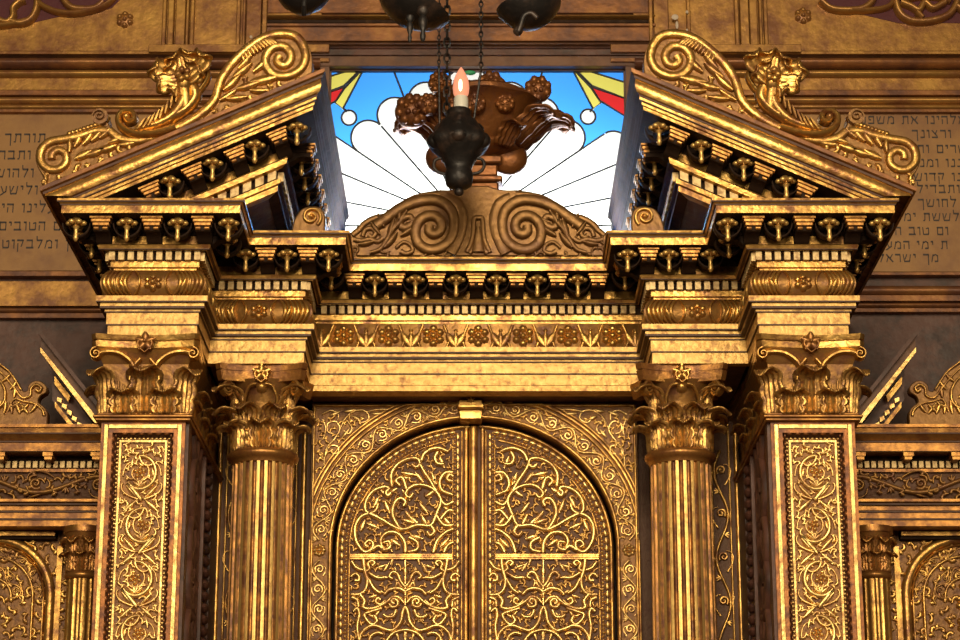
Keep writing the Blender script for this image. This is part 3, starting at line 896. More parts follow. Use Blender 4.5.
outer_block(-1, 'gilded entablature block resting on the left square pier')
outer_block(1, 'gilded entablature block resting on the right square pier')
inner_block(-1, 'gilded entablature block resting on the left fluted column')
inner_block(1, 'gilded entablature block resting on the right fluted column')
centre_block()


# ------------------------------------------------------------------ broken pediments
XA, _, ZA = at(478 + 438, 187, -0.24); XB, _, ZB = at(478 + 154, 68, -0.24)
MS = (ZB - ZA) / (XB - XA)
def Zl(x): return ZB + MS * (x - XB)


def hof(d, row, o):
    x, _, z = at(478 + d, row, -o); return z - Zl(x)


XFO, XFI = XA - 0.24, XB + 0.20
H_SOF = hof(154, 105, 0.18); H_BED = hof(181, 152, 0.045); H_BEDB = hof(181, 158.5, 0.045)
H_DT = hof(191, 165, 0.02); H_DB = hof(191, 174, 0.02); H_F1 = hof(191, 180, 0.01); H_BOT = hof(191, 187, 0.0)
R_TOP = [(-0.10, 0.0), (0.24, 0.0), (0.24, -0.018), (0.228, -0.022), (0.228, -0.032)] + [(0.220 - 0.004 * k / 6 + 0.006 * sin(pi * k / 6), -0.035 - 0.050 * k / 6) for k in range(7)] + [(0.192, -0.088), (0.200, -0.094), (0.200, -0.106), (0.190, -0.110), (0.190, -0.122), (0.182, -0.126), (0.182, H_SOF), (-0.05, H_SOF)]
R_SOF = [(0.178, H_SOF - 0.001), (0.0145, H_SOF - 0.001), (0.0145, H_BED + 0.05), (-0.05, H_BED + 0.05)]
R_BED = [(-0.05, H_SOF), (0.012, H_SOF), (0.012, H_BED), (0.045, H_BED), (0.05, H_BED - 0.008), (0.045, H_BEDB), (0.02, H_BEDB - 0.004), (0.004, H_DT + 0.002), (-0.004, H_DT), (-0.004, H_DB), (0.014, H_DB - 0.003),
         (0.014, H_F1), (0.0, H_F1 - 0.004), (0.0, H_BOT), (-0.05, H_BOT)]


def clip(mb, zmin):
    bm = bmesh.new(); vs = [bm.verts.new(p) for p in mb.v]
    for f in mb.f:
        try: bm.faces.new([vs[i] for i in f])
        except ValueError: pass
    bmesh.ops.bisect_plane(bm, geom=bm.verts[:] + bm.edges[:] + bm.faces[:], plane_co=(0, 0, zmin), plane_no=(0, 0, 1), clear_inner=True)
    bmesh.ops.delete(bm, geom=[v for v in bm.verts if not v.link_faces], context='VERTS')
    bm.verts.index_update()
    o = MB(); o.v = [tuple(v.co) for v in bm.verts]; o.f = [tuple(v.index for v in f.verts) for f in bm.faces]; o.mi = [0] * len(o.f)
    bm.free(); return o


def rake_course(prof, ki=0.84, part=(0, 1, 2)):
    b = MB(); k = len(prof); vs = []
    for j in range(4):
        for o, h in prof:
            if j < 2: x = XFO + o
            else: x = XFI - o * ki
            y = -o if j in (1, 2) else YW
            vs.append((x, y, Zl(x) + h))
    fs = [(j * k + i, (j + 1) * k + i, (j + 1) * k + i + 1, j * k + i + 1) for j in part for i in range(k - 1)]
    b.add(vs, fs)
    return clip(b, ZCT + 0.001)


SLOPE = atan(MS)


def half_pediment(s, label):
    mi = s < 0; sg = s
    r = thing('half_pediment', label, 'pediment', (s * 1.25, 0.4, ZCT))
    rake_course(R_TOP, part=(0, 1)).build('raking_cornice', GOLD, r, mi, ang=25)
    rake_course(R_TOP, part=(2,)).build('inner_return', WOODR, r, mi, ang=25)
    rake_course(R_BED, part=(0, 1)).build('bed_moulding', GOLD, r, mi, ang=25)
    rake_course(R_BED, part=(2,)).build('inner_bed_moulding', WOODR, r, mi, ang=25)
    rake_course(R_SOF).build('shade_toned_soffit', SOFF, r, mi, ang=25)  # dark colour paints in the shade under the raking cornice
    rake_course([(0.2405, 0.001), (0.2415, -0.001), (0.2415, -0.017), (0.239, -0.0185)], part=(1,)).build('worn_top_fillet', DULLR, r, mi, ang=25)
    rake_course([(0.2275, -0.0215), (0.2290, -0.0225), (0.2290, -0.033), (0.2, -0.0345)], part=(1,)).build('paint_and_shade_line', LINE, r, mi, ang=25)
    rake_course([(0.18, -0.084), (0.2045, -0.0855), (0.2045, -0.0945), (0.18, -0.0945)], part=(1,)).build('paint_and_shade_line', LINE, r, mi, ang=25)
    rake_course([(0.18, -0.1055), (0.2003, -0.1055), (0.2003, -0.1095), (0.18, -0.1095)], part=(1,)).build('paint_and_shade_line', LINE, r, mi, ang=25)
    rake_course([(-0.002, H_DB - 0.001), (-0.002, H_DT + 0.003), (0.018, H_DT + 0.004)], part=(1,)).build('dentil_ground', SOFF, r, mi, ang=25)  # near-black behind the raking dentils, painted gap shade
    # core with the brown boarded soffit
    b = MB(); xo = XFO + 0.0
    poly = [(XFI + 0.01, Zl(XFI) + H_BOT + 0.004), (XFI + 0.01, Zl(XFI) - 0.012), (xo, Zl(xo) - 0.012), (xo, Zl(xo) + H_BOT + 0.004)]
    b.prism(poly, 0.012, 1.55); clip(b, ZCT + 0.001).build('boarded_soffit', WOODB, r, mi)
    # dentils
    b = MB(); w = 0.034; gap = 0.017
    x = XFI + 0.006
    while Zl(x) + H_DB > ZCT - 0.03:
        q = [(x, Zl(x) + H_DB), (x + w, Zl(x + w) + H_DB), (x + w, Zl(x + w) + H_DT), (x, Zl(x) + H_DT)]
        b.prism(q, -0.022, 0.004); x += w + gap
    y = 0.02
    while y < 1.4:
        z = Zl(XFI); b.box(XFI - 0.022, XFI + 0.004, y, y + 0.05, z + H_DB, z + H_DT); y += 0.075
    clip(b, ZCT + 0.001).build('dentil_band', PALE, r, mi)
    sp = 0.172; x0 = XFI - 0.085
    for k in range(5):
        x = x0 + k * sp
        if Zl(x) + H_SOF - 0.08 > ZCT: PEN.put(r, (sg * x, -0.10, Zl(x) + H_SOF))
        x += sp / 2
        if Zl(x) + H_SOF - 0.05 > ZCT: MOD.put(r, (sg * x, 0.0, Zl(x) + H_SOF - 0.004), 0, -sg * SLOPE)
    for k in range(7):
        y = 0.06 + 0.19 * k; z = Zl(XFI) + H_SOF + 0.0
        MOD.put(r, (sg * XFI, y, z), -sg * pi / 2); PEN.put(r, (sg * (XFI - 0.085), y + 0.095, z))
    return r


half_pediment(-1, 'left half of the big broken pediment, rising towards the window')
half_pediment(1, 'right half of the big broken pediment, rising towards the window')


# ------------------------------------------------------------------ carved crests
def plate(name, poly, Y0, Y1, m, parent, mirror, bev=0.006):
    b = MB(); b.prism(poly, Y0, Y1); return b.build(name, m, parent, mirror, bevel=bev)


def pediment_crest(s, label):
    mi = s < 0; Y = -0.17
    T = lambda x, y: (lambda p: (p[0], p[2]))(at(478 + (478 - (20 + x / 3)), 20 + y / 3, Y))
    r = thing('scroll_crest', label, 'carving', (s * 1.15, -0.13, Zl(1.15)))
    top = [(72, 470), (52, 440), (46, 405), (56, 375), (85, 353), (120, 345), (160, 340), (195, 328), (228, 315), (224, 298), (230, 283), (246, 276), (259, 284), (264, 305),
           (274, 325), (305, 345), (345, 352), (400, 342), (450, 322), (500, 297), (540, 270), (568, 238), (580, 205), (590, 175), (612, 148), (645, 105), (690, 62), (740, 36), (790, 28), (832, 36), (860, 66), (876, 110), (876, 150)]
    pts = [T(*p) for p in spline(top, 4)]
    x0, x1 = pts[0][0], pts[-1][0]
    poly = pts + [(x1, Zl(x1) + 0.001), (x0, Zl(x0) + 0.001)]
    body = plate('crest_body', poly, Y, Y + 0.09, CRESTG, r, mi)
    fr = front(Y)
    b = MB()
    R = lambda P, w, h, tp=(1, 1): b.ridge([T(*q) for q in spline(P, 5)], w, h, fr, tp, k=8, flat=0.6)
    # border band following the top edge, ending in the two volutes
    R([(270, 335), (300, 357), (345, 364), (400, 354), (450, 334), (505, 308), (552, 276), (584, 240), (597, 200), (608, 172), (640, 128), (690, 82), (740, 52), (790, 44), (828, 52), (850, 82), (856, 118), (838, 152), (800, 170), (762, 165), (738, 138), (738, 108), (760, 84), (792, 82), (812, 102), (808, 128), (788, 138), (772, 124), (778, 110)], 0.046, 0.024, (.8, .85))
    R([(262, 335), (225, 335), (180, 350), (130, 360), (90, 368), (66, 392), (64, 425), (85, 448), (115, 450), (138, 432), (138, 405), (118, 392), (98, 402), (96, 420)], 0.040, 0.024, (.9, .8))
    for k in range(9):                                    # bead-like gadroons along the lower top edge
        u = 150 + k * 11; b.knob(*T(u, 346 - (k * 3.6)), 0.017, 0.030, fr)
    for k in range(11):
        t = k / 10; u = 690 + 100 * t; v = 108 - 50 * sin(t * 1.6); b.drop(*T(u - 15, v + 22), 1.2 - t * 0.5, 0.055, 0.026, 0.024, fr)
    for (u, v, a, L) in ((640, 175, 0.7, .10), (655, 150, 0.9, .09), (610, 215, 0.8, .10), (600, 245, 0.6, .08), (650, 210, 0.3, .10), (690, 190, 0.2, .12), (700, 160, 0.8, .09), (620, 240, 0.1, .09), (690, 215, 0.0, .08)):
        b.drop(*T(u, v), pi - a, L, L * 0.34, 0.022, fr)
    for (u, v, a, L) in ((165, 385, 1.2, .07), (190, 378, 1.0, .07), (215, 368, 0.9, .07), (240, 358, 0.8, .06), (200, 410, 0.4, .08), (235, 395, 0.3, .08), (165, 420, 0.5, .08), (265, 372, 0.4, .07), (300, 378, 0.2, .08), (150, 400, 1.6, .06)):
        b.drop(*T(u, v), pi - a, L, L * 0.42, 0.022, fr)
    from_poly = pts[:]
    def inside(u, v):
        zt_ = None
        for i in range(len(from_poly) - 1):
            (x0_, z0_), (x1_, z1_) = from_poly[i], from_poly[i + 1]
            if min(x0_, x1_) <= u <= max(x0_, x1_) and x0_ != x1_:
                q_ = z0_ + (z1_ - z0_) * (u - x0_) / (x1_ - x0_); zt_ = q_ if zt_ is None else max(zt_, q_)
        return zt_ is not None and Zl(u) + 0.012 < v < zt_ - 0.016 and hypot(u - T(790, 112)[0], v - T(790, 112)[1]) > 0.125 and hypot(u - T(105, 405)[0], v - T(105, 405)[1]) > 0.09 and min(p[0] for p in pts) + 0.03 < u < max(p[0] for p in pts) - 0.035
    fill(b, inside, (min(p[0] for p in pts), max(p[0] for p in pts), Zl(x0), max(p[1] for p in pts)), 0.026, 0.018, fr, 0.022, 0.045, random.Random(4))
    b.build('raised_scrollwork', GOLD, r, mi)
    # small rolled curl at the step
    b = MB(); c = T(242, 296)
    b.tube([(c[0], Y - 0.03, c[1]), (c[0], Y + 0.09, c[1])], 0.034, 14)
    b.ridge(spiral(c[0], c[1], 0.026, 0.006, 0, 1.4, 20), 0.010, 0.014, lambda u, v, w: (u, Y - 0.03 - w, v))
    b.build('rolled_curl', CRESTG, r, mi)
    # leaf sprig that lies on the slope and lifts a flower
    b = MB(); fs = lambda u, v, w: (u, Y - 0.012 - w, v)
    S = lambda P, w, h, tp=(1, 1): b.ridge([T(*q) for q in spline(P, 5)], w, h, fs, tp, k=7)
    S([(470, 330), (420, 345), (370, 350), (330, 344), (304, 325), (300, 300), (318, 284), (342, 290), (346, 308), (330, 316), (320, 306)], 0.036, 0.05, (1, .7))
    b.knob(*T(324, 302), 0.022, 0.055, fs)
    S([(350, 340), (410, 325), (455, 302), (484, 268), (496, 235), (496, 215)], 0.050, 0.055, (.7, 1.3))
    S([(430, 318), (490, 285), (522, 252), (528, 228), (515, 205)], 0.05, 0.05, (.6, 1.2))
    for k in range(9):                                    # rope-like ribs
        t = k / 8; u = 360 + 130 * t; v = 345 - 100 * t ** 1.7
        b.drop(*T(u, v), pi - 1.0 - t * 0.6, 0.06, 0.022, 0.066, fs)
    S([(530, 230), (552, 205), (566, 178), (560, 158), (540, 160), (540, 178)], 0.026, 0.035, (1, .7))
    b.build('leaf_sprig', GOLD, r, mi)
    b = MB(); cx, cz = T(496, 214); cy = Y - 0.05
    b.blob((cx, cy, cz + 0.02), (0.036, 0.04, 0.05), 10, 6)
    b.tube([(cx - 0.01, cy + 0.02, cz - 0.09), (cx, cy, cz)], 0.03, 8)
    for q in range(5): b.blob((cx + 0.02 * cos(q * 1.26), cy - 0.04, cz + 0.04 + 0.02 * sin(q * 1.26)), 0.016, 7, 5)
    leaf = acanthus(0.135, 0.085, 0.075, 0.10, nt=14, ns=9, lobes=3)
    b2 = MB()
    for a, L, tw in ((1.75, 1.0, .3), (1.15, 1.25, -.2), (0.45, 1.0, .35), (-0.15, 1.1, -.3), (-0.62, 1.25, .3), (-1.15, 0.75, -.2), (2.5, 0.7, .2), (0.8, 0.8, .1), (-0.3, 0.75, -.1)):
        vs = []
        for x, y, z in leaf.v:
            x, z = x * L, z * L; y = y * (0.7 + 0.5 * abs(tw)) + x * tw
            vs.append((cx + x * cos(a) + z * sin(a), cy - 0.004 + y * 0.9, cz + 0.02 + z * cos(a) - x * sin(a)))
        b2.add(vs, leaf.f)
    fl = b.build('flower', GOLD, r, mi)
    b2.build('petals', GOLD, fl, mi, solid=0.006)
    return r


pediment_crest(-1, 'gilded scroll carving with a leafy flower, lying along the left pediment slope')
pediment_crest(1, 'gilded scroll carving with a leafy flower, lying along the right pediment slope')


def centre_crest():
    Y = 0.625
    T = lambda x, y: (lambda p: (p[0], p[2]))(at(340 + x / 3.43 + 0.7, 180 + y / 3.43, Y))
    r = thing('scroll_crest', 'broad carved crest with two facing spirals above the middle of the entablature', 'carving', (0, Y + 0.05, ZCT))
    half = [(28, 268), (28, 186), (50, 170), (58, 158), (76, 142), (95, 128), (112, 119), (150, 112), (168, 104), (190, 88), (232, 62), (282, 44), (330, 33), (372, 33), (410, 28), (440, 18)]
    L = [T(x, min(y, 262)) for x, y in spline(half, 3)]
    L = [(x, max(z, ZCT + 0.001)) for x, z in L]
    c0 = T(472, 0)[0]
    Rr = [(2 * c0 - x, z) for x, z in reversed(L)]
    plate('crest_body', L + Rr, Y, Y + 0.12, CRESTG, r, False, 0.008)
    fr = front(Y); b = MB(); b2 = MB()
    def R(mb, P, w, h, tp=(1, 1), n=5):
        q = [T(*p) for p in spline(P, n)]
        mb.ridge(q, w, h, fr, tp, k=9, flat=0.7); mb.ridge([(2 * c0 - x, z) for x, z in q], w, h, fr, tp, k=9, flat=0.7)
    # outer border
    R(b, [(40, 190), (62, 172), (80, 152), (115, 132), (152, 126), (178, 110), (210, 86), (250, 64), (300, 52), (345, 50)], 0.026, 0.016)
    # large C scroll
    R(b, [(120, 160), (165, 128), (205, 100), (250, 80), (305, 70), (350, 80), (382, 112), (390, 160), (376, 208), (340, 236), (300, 240), (268, 220), (256, 185), (264, 150), (290, 128), (322, 126), (344, 146), (342, 174), (322, 188), (304, 178), (304, 160)], 0.082, 0.030, (0.6, 0.55))
    R(b, [(360, 62), (400, 84), (416, 130), (410, 180), (392, 225), (376, 254)], 0.05, 0.022, (1, 1))
    # inner mount between the scrolls
    R(b, [(432, 250), (448, 215), (455, 175), (458, 135), (473, 132)], 0.022, 0.02)
    R(b2, [(473, 160), (466, 200), (452, 240), (440, 252)], 0.026, 0.018, (.6, 1))
    R(b2, [(473, 178), (473, 215), (473, 250)], 0.05, 0.026, (.5, 1.2))
    # leaf branches at the sides
    R(b2, [(100, 252), (135, 240), (160, 205), (180, 170), (205, 140), (238, 128), (244, 150), (222, 165), (205, 160)], 0.036, 0.024, (.5, 1))
    R(b2, [(45, 205), (70, 210), (100, 205), (128, 212), (145, 200)], 0.022, 0.018)
    R(b2, [(75, 195), (85, 172), (108, 168), (120, 185), (108, 198), (96, 190)], 0.022, 0.018)
    R(b2, [(190, 235), (215, 215), (240, 225), (246, 245), (225, 254), (205, 246)], 0.024, 0.018, (.6, 1))
    for u, v, a, Lh in ((150, 235, 0.9, .09), (165, 200, 1.3, .09), (185, 170, 1.0, .10), (205, 195, 0.6, .08), (200, 150, 1.5, .07), (225, 150, .4, .06), (60, 225, 0.2, .07), (135, 190, 2.2, .07), (150, 165, 2.0, .07)):
        p = T(u, v)
        b2.drop(p[0], p[1], a, Lh, Lh * .36, 0.026, fr); b2.drop(2 * c0 - p[0], p[1], pi - a, Lh, Lh * .36, 0.026, fr)
    b2.occ += b.occ
    half_ = L
    def ins(u, v):
        uu = u if u < c0 else 2 * c0 - u; zt_ = 0
        for i in range(len(half_) - 1):
            (x0_, z0_), (x1_, z1_) = half_[i], half_[i + 1]
            if x0_ <= uu <= x1_ and x1_ > x0_: zt_ = max(zt_, z0_ + (z1_ - z0_) * (uu - x0_) / (x1_ - x0_))
        return ZCT + 0.012 < v < zt_ - 0.03 and abs(u - c0) > 0.12 and hypot(uu - T(322, 160)[0], v - T(322, 160)[1]) > 0.13
    fill(b2, ins, (L[0][0], 2 * c0 - L[0][0], ZCT, ZCT + 0.36), 0.028, 0.014, fr, 0.014, 0.06, random.Random(6))
    b.add(b2.v, b2.f); b.build('scroll_relief', CRESTG, r)
    return c0


C0 = centre_crest()


def little_scroll(s, label):
    Y = 0.30; T = lambda x, y: (lambda p: (p[0], p[2]))(at(478 + (478 - x), y, Y)); mi = s < 0
    r = thing('scroll_bracket', label, 'carving', (s * 0.72, Y + 0.05, ZCT))
    poly = [T(*p) for p in spline([(291, 236), (292, 226), (295, 217), (301, 209), (310, 206), (319, 207), (324, 213), (325, 222), (324, 236)], 4)]
    poly = [(x, max(z, ZCT + 0.001)) for x, z in poly]
    plate('bracket_body', poly, Y, Y + 0.10, CRESTG, r, mi)
    b = MB(); c = T(311, 217)
    b.ridge(spiral(c[0], c[1], 0.045, 0.010, -pi * 0.7, -1.6, 30), 0.018, 0.016, front(Y), (1, .7)); b.knob(c[0], c[1], 0.012, 0.02, front(Y))
    b.build('spiral_ridge', GOLD, r, mi)


little_scroll(-1, 'small spiral bracket on the ledge under the left half pediment')
little_scroll(1, 'small spiral bracket on the ledge under the right half pediment')


# ------------------------------------------------------------------ arch surround and doors (own axis a little left)
XDC = (at(474.3, 500, 1.05))[0]


def sides(mb):
    out = []
    for sg in (-1, 1):
        o = MB(); m = {}
        for f in mb.f:
            if sg * sum(mb.v[i][0] for i in f) / len(f) >= 0:
                for i in f:
                    if i not in m: m[i] = len(o.v); o.v.append(mb.v[i])
                o.f.append(tuple(m[i] for i in f)); o.mi.append(0)
        out.append(o)
    return out


def thing_dc(name, label, cat, wx, y, z, group=None):
    o = thing(name, label, cat, (wx, y, z), group); OFF[o] = (wx - XDC, y, z); return o


def dx_(px, row, Y): return at(px, row, Y)[0] - XDC     # signed x about the door axis
ZS = zr(546, 1.03); EA = abs(dx_(333, 546, 1.05)); EB = zr(421.5, 1.05) - ZS
ZD0 = ZPOD


def ell(t, ga=0.0): return ((EA + ga) * cos(t), ZS + (EB + ga) * sin(t))


def arch_surround():
    r = thing_dc('arch_surround', 'gilded carved arch framing the two tall doors', 'arch', XDC, 1.05, ZPOD)
    X1 = abs(dx_(309, 546, 1.0)); ZT = 4.168
    poly = [(X1, ZD0), (X1, ZT), (-X1, ZT), (-X1, ZD0), (-EA - 0.004, ZD0)] + [ell(pi - pi * k / 40, 0.004) for k in range(41)] + [(EA + 0.004, ZD0)]
    b = MB(); b.prism(poly, 1.0, 1.13); b.build('spandrel_board', PGR, r, bevel=0.003)
    fr = front(1.0)
    b = MB(); g = MB()
    for ga, w, h in ((0.010, 0.018, 0.012), (0.105, 0.014, 0.012), (0.123, 0.013, 0.016), (0.140, 0.014, 0.010)):
        pts = [ell(pi * k / 60, ga) for k in range(61)]
        pts = [(x, z) for x, z in pts if abs(x) < X1 - 0.010 and z < 4.16]
        b.ridge(pts, w, h, fr, (1, 1))
        if ga < 0.1:
            for s in (-1, 1): b.ridge([(s * (EA + ga), ZS), (s * (EA + ga), 2.4)], w, h, fr, (1, 1))
    xs = EA + 0.105
    for s in (-1, 1):
        for w_, x in ((0.012, xs - 0.004),): b.ridge([(s * x, ZS + 0.02), (s * x, 2.4)], w_, 0.012, fr, (1, 1))
        # spandrel frame
        xo = X1 - 0.012; zt = zr(406, 1.0)
        b.ridge([(s * xo, 2.4), (s * xo, zt)], 0.014, 0.012, fr, (1, 1))
        b.ridge([(s * xo, zt), (s * 0.33, zt)], 0.012, 0.014, fr, (1, 1))
        # spandrel scrolls
        P = lambda u, v: (s * abs(dx_(u, v, 1.0)), zr(v, 1.0))
        def R(pts, w=0.010): g.ridge([P(*q) for q in spline(pts, 5)], w, 0.011, fr, (1, .6))
        R([(324, 466), (326, 450), (334, 440), (340, 430), (336, 422), (328, 424), (328, 432), (333, 434)])
        R([(340, 430), (346, 418), (356, 411), (366, 412), (369, 419), (362, 423), (357, 419)])
        R([(326, 452), (331, 446), (338, 447), (338, 453), (333, 454)])
        R([(322, 415), (330, 411), (338, 414), (338, 420)]); R([(346, 420), (352, 428), (349, 434), (344, 431)])
        R([(366, 412), (378, 410), (388, 410)]); R([(323, 440), (326, 430), (323, 420)])
        for u, v, a in ((330, 416, .4), (345, 412, .2), (324, 458, 1.2), (342, 438, .9), (352, 416, -.5), (372, 414, 0.0)):
            p = P(u, v); g.drop(p[0], p[1], a if s < 0 else pi - a, 0.05, 0.02, 0.011, fr)
    b.build('arch_fillets', GOLD, r)
    # vine along arch and jambs
    L = 0.0; N = 240; tab = [(0, pi)]
    prev = ell(pi, 0.058)
    for k in range(1, N + 1):
        p = ell(pi - pi * k / N, 0.058); L += hypot(p[0] - prev[0], p[1] - prev[1]); tab.append((L, pi - pi * k / N)); prev = p
    def fa(u, v, w):
        u = max(0, min(L, u))
        lo = int(u / L * N * 0.6); i = min(range(max(0, lo - 60), N + 1), key=lambda q: abs(tab[q][0] - u))
        j = i if tab[i][0] <= u else i - 1; j = max(0, min(N - 1, j))
        t = tab[j][1] + (tab[j + 1][1] - tab[j][1]) * (u - tab[j][0]) / (tab[j + 1][0] - tab[j][0])
        x, z = ell(t, 0.058 + v); return (x, 1.0 - w, z)
    vine(g, 0.02, L / 2 - 0.05, 0.038, 0.085, 0.013, fa)
    vine(g, L / 2 + 0.05, L - 0.02, 0.038, 0.085, 0.013, fa)
    for s in (-1, 1):
        fj = lambda u, v, w: (s * (EA + 0.056 + v), 1.0 - w, u)
        vine(g, 2.4, ZS - 0.07, 0.036, 0.085, 0.013, fj, start=s)
        g.rosette(s * (EA + 0.056), ZS - 0.025, 0.032, 0.015, fr, 8)
    sp_ = MB(); sp_.occ = list(g.occ) + [ell(pi * q / 200, 0.13) for q in range(201)]
    outside = lambda u, v: abs(u) < X1 - 0.026 and v < 4.10 and v > 3.5 and (u / (EA + 0.155)) ** 2 + ((v - ZS) / (EB + 0.155)) ** 2 > 1
    fill(sp_, outside, (-X1, X1, 3.5, 4.12), 0.014, 0.012, fr, 0.012, 0.04, random.Random(2))
    for q in sides(sp_): q.build('spandrel_leaves', GOLD, r)
    an = MB(); n0 = 0
    vine_uv = MB(); vine(vine_uv, 0.02, L / 2 - 0.05, 0.038, 0.085, 0.013, lambda u, v, w: (u, v, w)); vine(vine_uv, L / 2 + 0.05, L - 0.02, 0.038, 0.085, 0.013, lambda u, v, w: (u, v, w))
    an.occ = list(vine_uv.occ)
    fill(an, lambda u, v: abs(v) < 0.040 and 0.02 < u < L - 0.02 and abs(u - L / 2) > 0.05, (0, L, -0.04, 0.04), 0.012, 0.011, fa, 0.010, 0.032, random.Random(8))
    for q in sides(an): q.build('arch_leaves', GOLD, r)
    for q in sides(g): q.build('vine_carving', GOLDB, r)
    k = MB(); x0, x1 = dx_(459, 400, 0.93), dx_(482.5, 400, 0.93)
    k.box(x0, x1, 0.93, 1.06, zr(405, 0.93), 4.166); k.prism([(x0 - 0.004, zr(405, .9)), (x1 + 0.004, zr(405, .9)), (x1 - 0.004, zr(416, .9)), (x0 + 0.004, zr(416, .9))], 0.955, 1.06)
    k.box(x0 - 0.006, x1 + 0.006, 0.915, 1.06, zr(408, .92), zr(404, .92))
    kk = k.build('keystone', GOLD, r, bevel=0.004)
    q = MB(); q.rosette((x0 + x1) / 2, zr(398, .93), 0.024, 0.012, front(0.93), 5); q.build('rosette', GOLDB, kk)


arch_surround()

UP = [  # upper scroll panel of a leaf, traced: (points, width)
    [(362, 376), (372, 354), (345, 338), (318, 362), (308, 412), (328, 462), (360, 492), (430, 470), (495, 472), (522, 420), (546, 352), (522, 306), (482, 280), (430, 272), (390, 290), (372, 318), (392, 336), (408, 316)],
    [(300, 312), (284, 326), (276, 308), (292, 292), (268, 282), (215, 302), (180, 348), (174, 392), (192, 412), (224, 400), (238, 368)],
    [(305, 278), (302, 220), (330, 175), (380, 146), (430, 144), (442, 170), (422, 186), (404, 172)],
    [(376, 292), (362, 246), (344, 236), (326, 254), (344, 276)],
    [(450, 152), (460, 126), (490, 100), (535, 92), (580, 108)], [(530, 112), (516, 140), (530, 168), (560, 170)],
    [(606, 212), (566, 214), (540, 254), (552, 300), (604, 322)], [(606, 232), (588, 222), (576, 246), (606, 256)],
    [(192, 412), (150, 432), (124, 480), (130, 548), (166, 600), (204, 590), (212, 558), (190, 546), (172, 566), (188, 578)],
    [(206, 592), (240, 572), (266, 592), (296, 580), (292, 552), (266, 556)], [(372, 604), (366, 550), (330, 510), (280, 508), (250, 544), (262, 590)],
    [(390, 532), (430, 556), (428, 590), (386, 602)], [(508, 604), (528, 546), (570, 506), (606, 490)], [(495, 472), (514, 500), (494, 522), (478, 504)],
    [(524, 306), (492, 250), (462, 206), (442, 168)], [(522, 420), (560, 470), (606, 470)], [(606, 356), (570, 372), (548, 350)],
    [(192, 412), (250, 440), (310, 476), (352, 494)], [(560, 604), (580, 570), (606, 555)], [(545, 440), (580, 400), (606, 400)]]
UPL = [(395, 350, -2.2, 60), (470, 330, -0.6, 55), (370, 400, .9, 60), (400, 430, .8, 60), (350, 440, .3, 60), (440, 360, .9, 60), (270, 350, 1.2, 60), (240, 330, 2.0, 55), (350, 210, .2, 70),
       (340, 235, .1, 50), (420, 210, .9, 60), (540, 130, 1.2, 60), (560, 380, .6, 60), (280, 560, 1.0, 45), (300, 540, .6, 50), (150, 500, -1.2, 55), (180, 460, .4, 60), (230, 440, .4, 70), (400, 520, .3, 55),
       (540, 580, -.8, 55), (580, 590, -1.3, 45), (450, 420, 1.1, 55), (500, 210, 1.2, 60), (560, 430, .9, 50), (330, 290, 2.6, 35), (520, 230, 1.8, 45), (250, 300, .6, 40)]
LO = [  # left half of the lower panel (mirrored about x=482)
    [(270, 168), (288, 150), (268, 136), (244, 154), (254, 186), (228, 206)], [(214, 128), (222, 190), (240, 258), (228, 320), (190, 350), (138, 352)],
    [(160, 262), (184, 262), (186, 236), (160, 218), (134, 240)], [(190, 350), (222, 392), (214, 434), (270, 442), (330, 420), (372, 392), (402, 366), (442, 372), (472, 404)],
    [(326, 388), (304, 374), (294, 400), (322, 416), (354, 390)], [(412, 412), (394, 400), (406, 380), (432, 392), (430, 424), (396, 432), (380, 412)],
    [(482, 304), (454, 268), (432, 220), (402, 208), (380, 236), (400, 250)], [(352, 242), (304, 244), (250, 214)], [(246, 250), (282, 312), (322, 342)],
    [(482, 334), (440, 312), (382, 320), (350, 350)], [(480, 430), (466, 460), (450, 530), (402, 580), (350, 572), (290, 550), (240, 562), (200, 604), (188, 660)],
    [(150, 460), (176, 440), (188, 482), (176, 560), (188, 650)], [(360, 680), (368, 640), (402, 602), (450, 582), (482, 578)],
    [(284, 486), (302, 520), (272, 544), (240, 520), (222, 480), (262, 462), (330, 440)], [(424, 450), (404, 492), (362, 494), (344, 480)],
    [(250, 660), (262, 620), (300, 596), (340, 606)], [(140, 370), (176, 388), (182, 430)], [(140, 140), (170, 180), (210, 196)]]
LOL = [(482, 330, -1.57, 110), (300, 180, -.3, 60), (345, 200, -1.0, 55), (390, 160, -1.3, 50), (440, 250, -1.9, 70), (470, 320, -2.2, 75), (260, 270, .9, 70), (300, 320, .4, 50), (250, 370, -.3, 45), (270, 400, -.8, 45),
       (360, 330, -.5, 45), (400, 470, 2.2, 55), (380, 480, 1.2, 45), (300, 230, .2, 75), (160, 150, .9, 60), (250, 480, .4, 50), (280, 500, -.9, 50), (420, 300, -1.2, 50), (480, 640, -1.57, 60), (440, 640, -1.9, 60), (160, 420, -1.2, 50)]


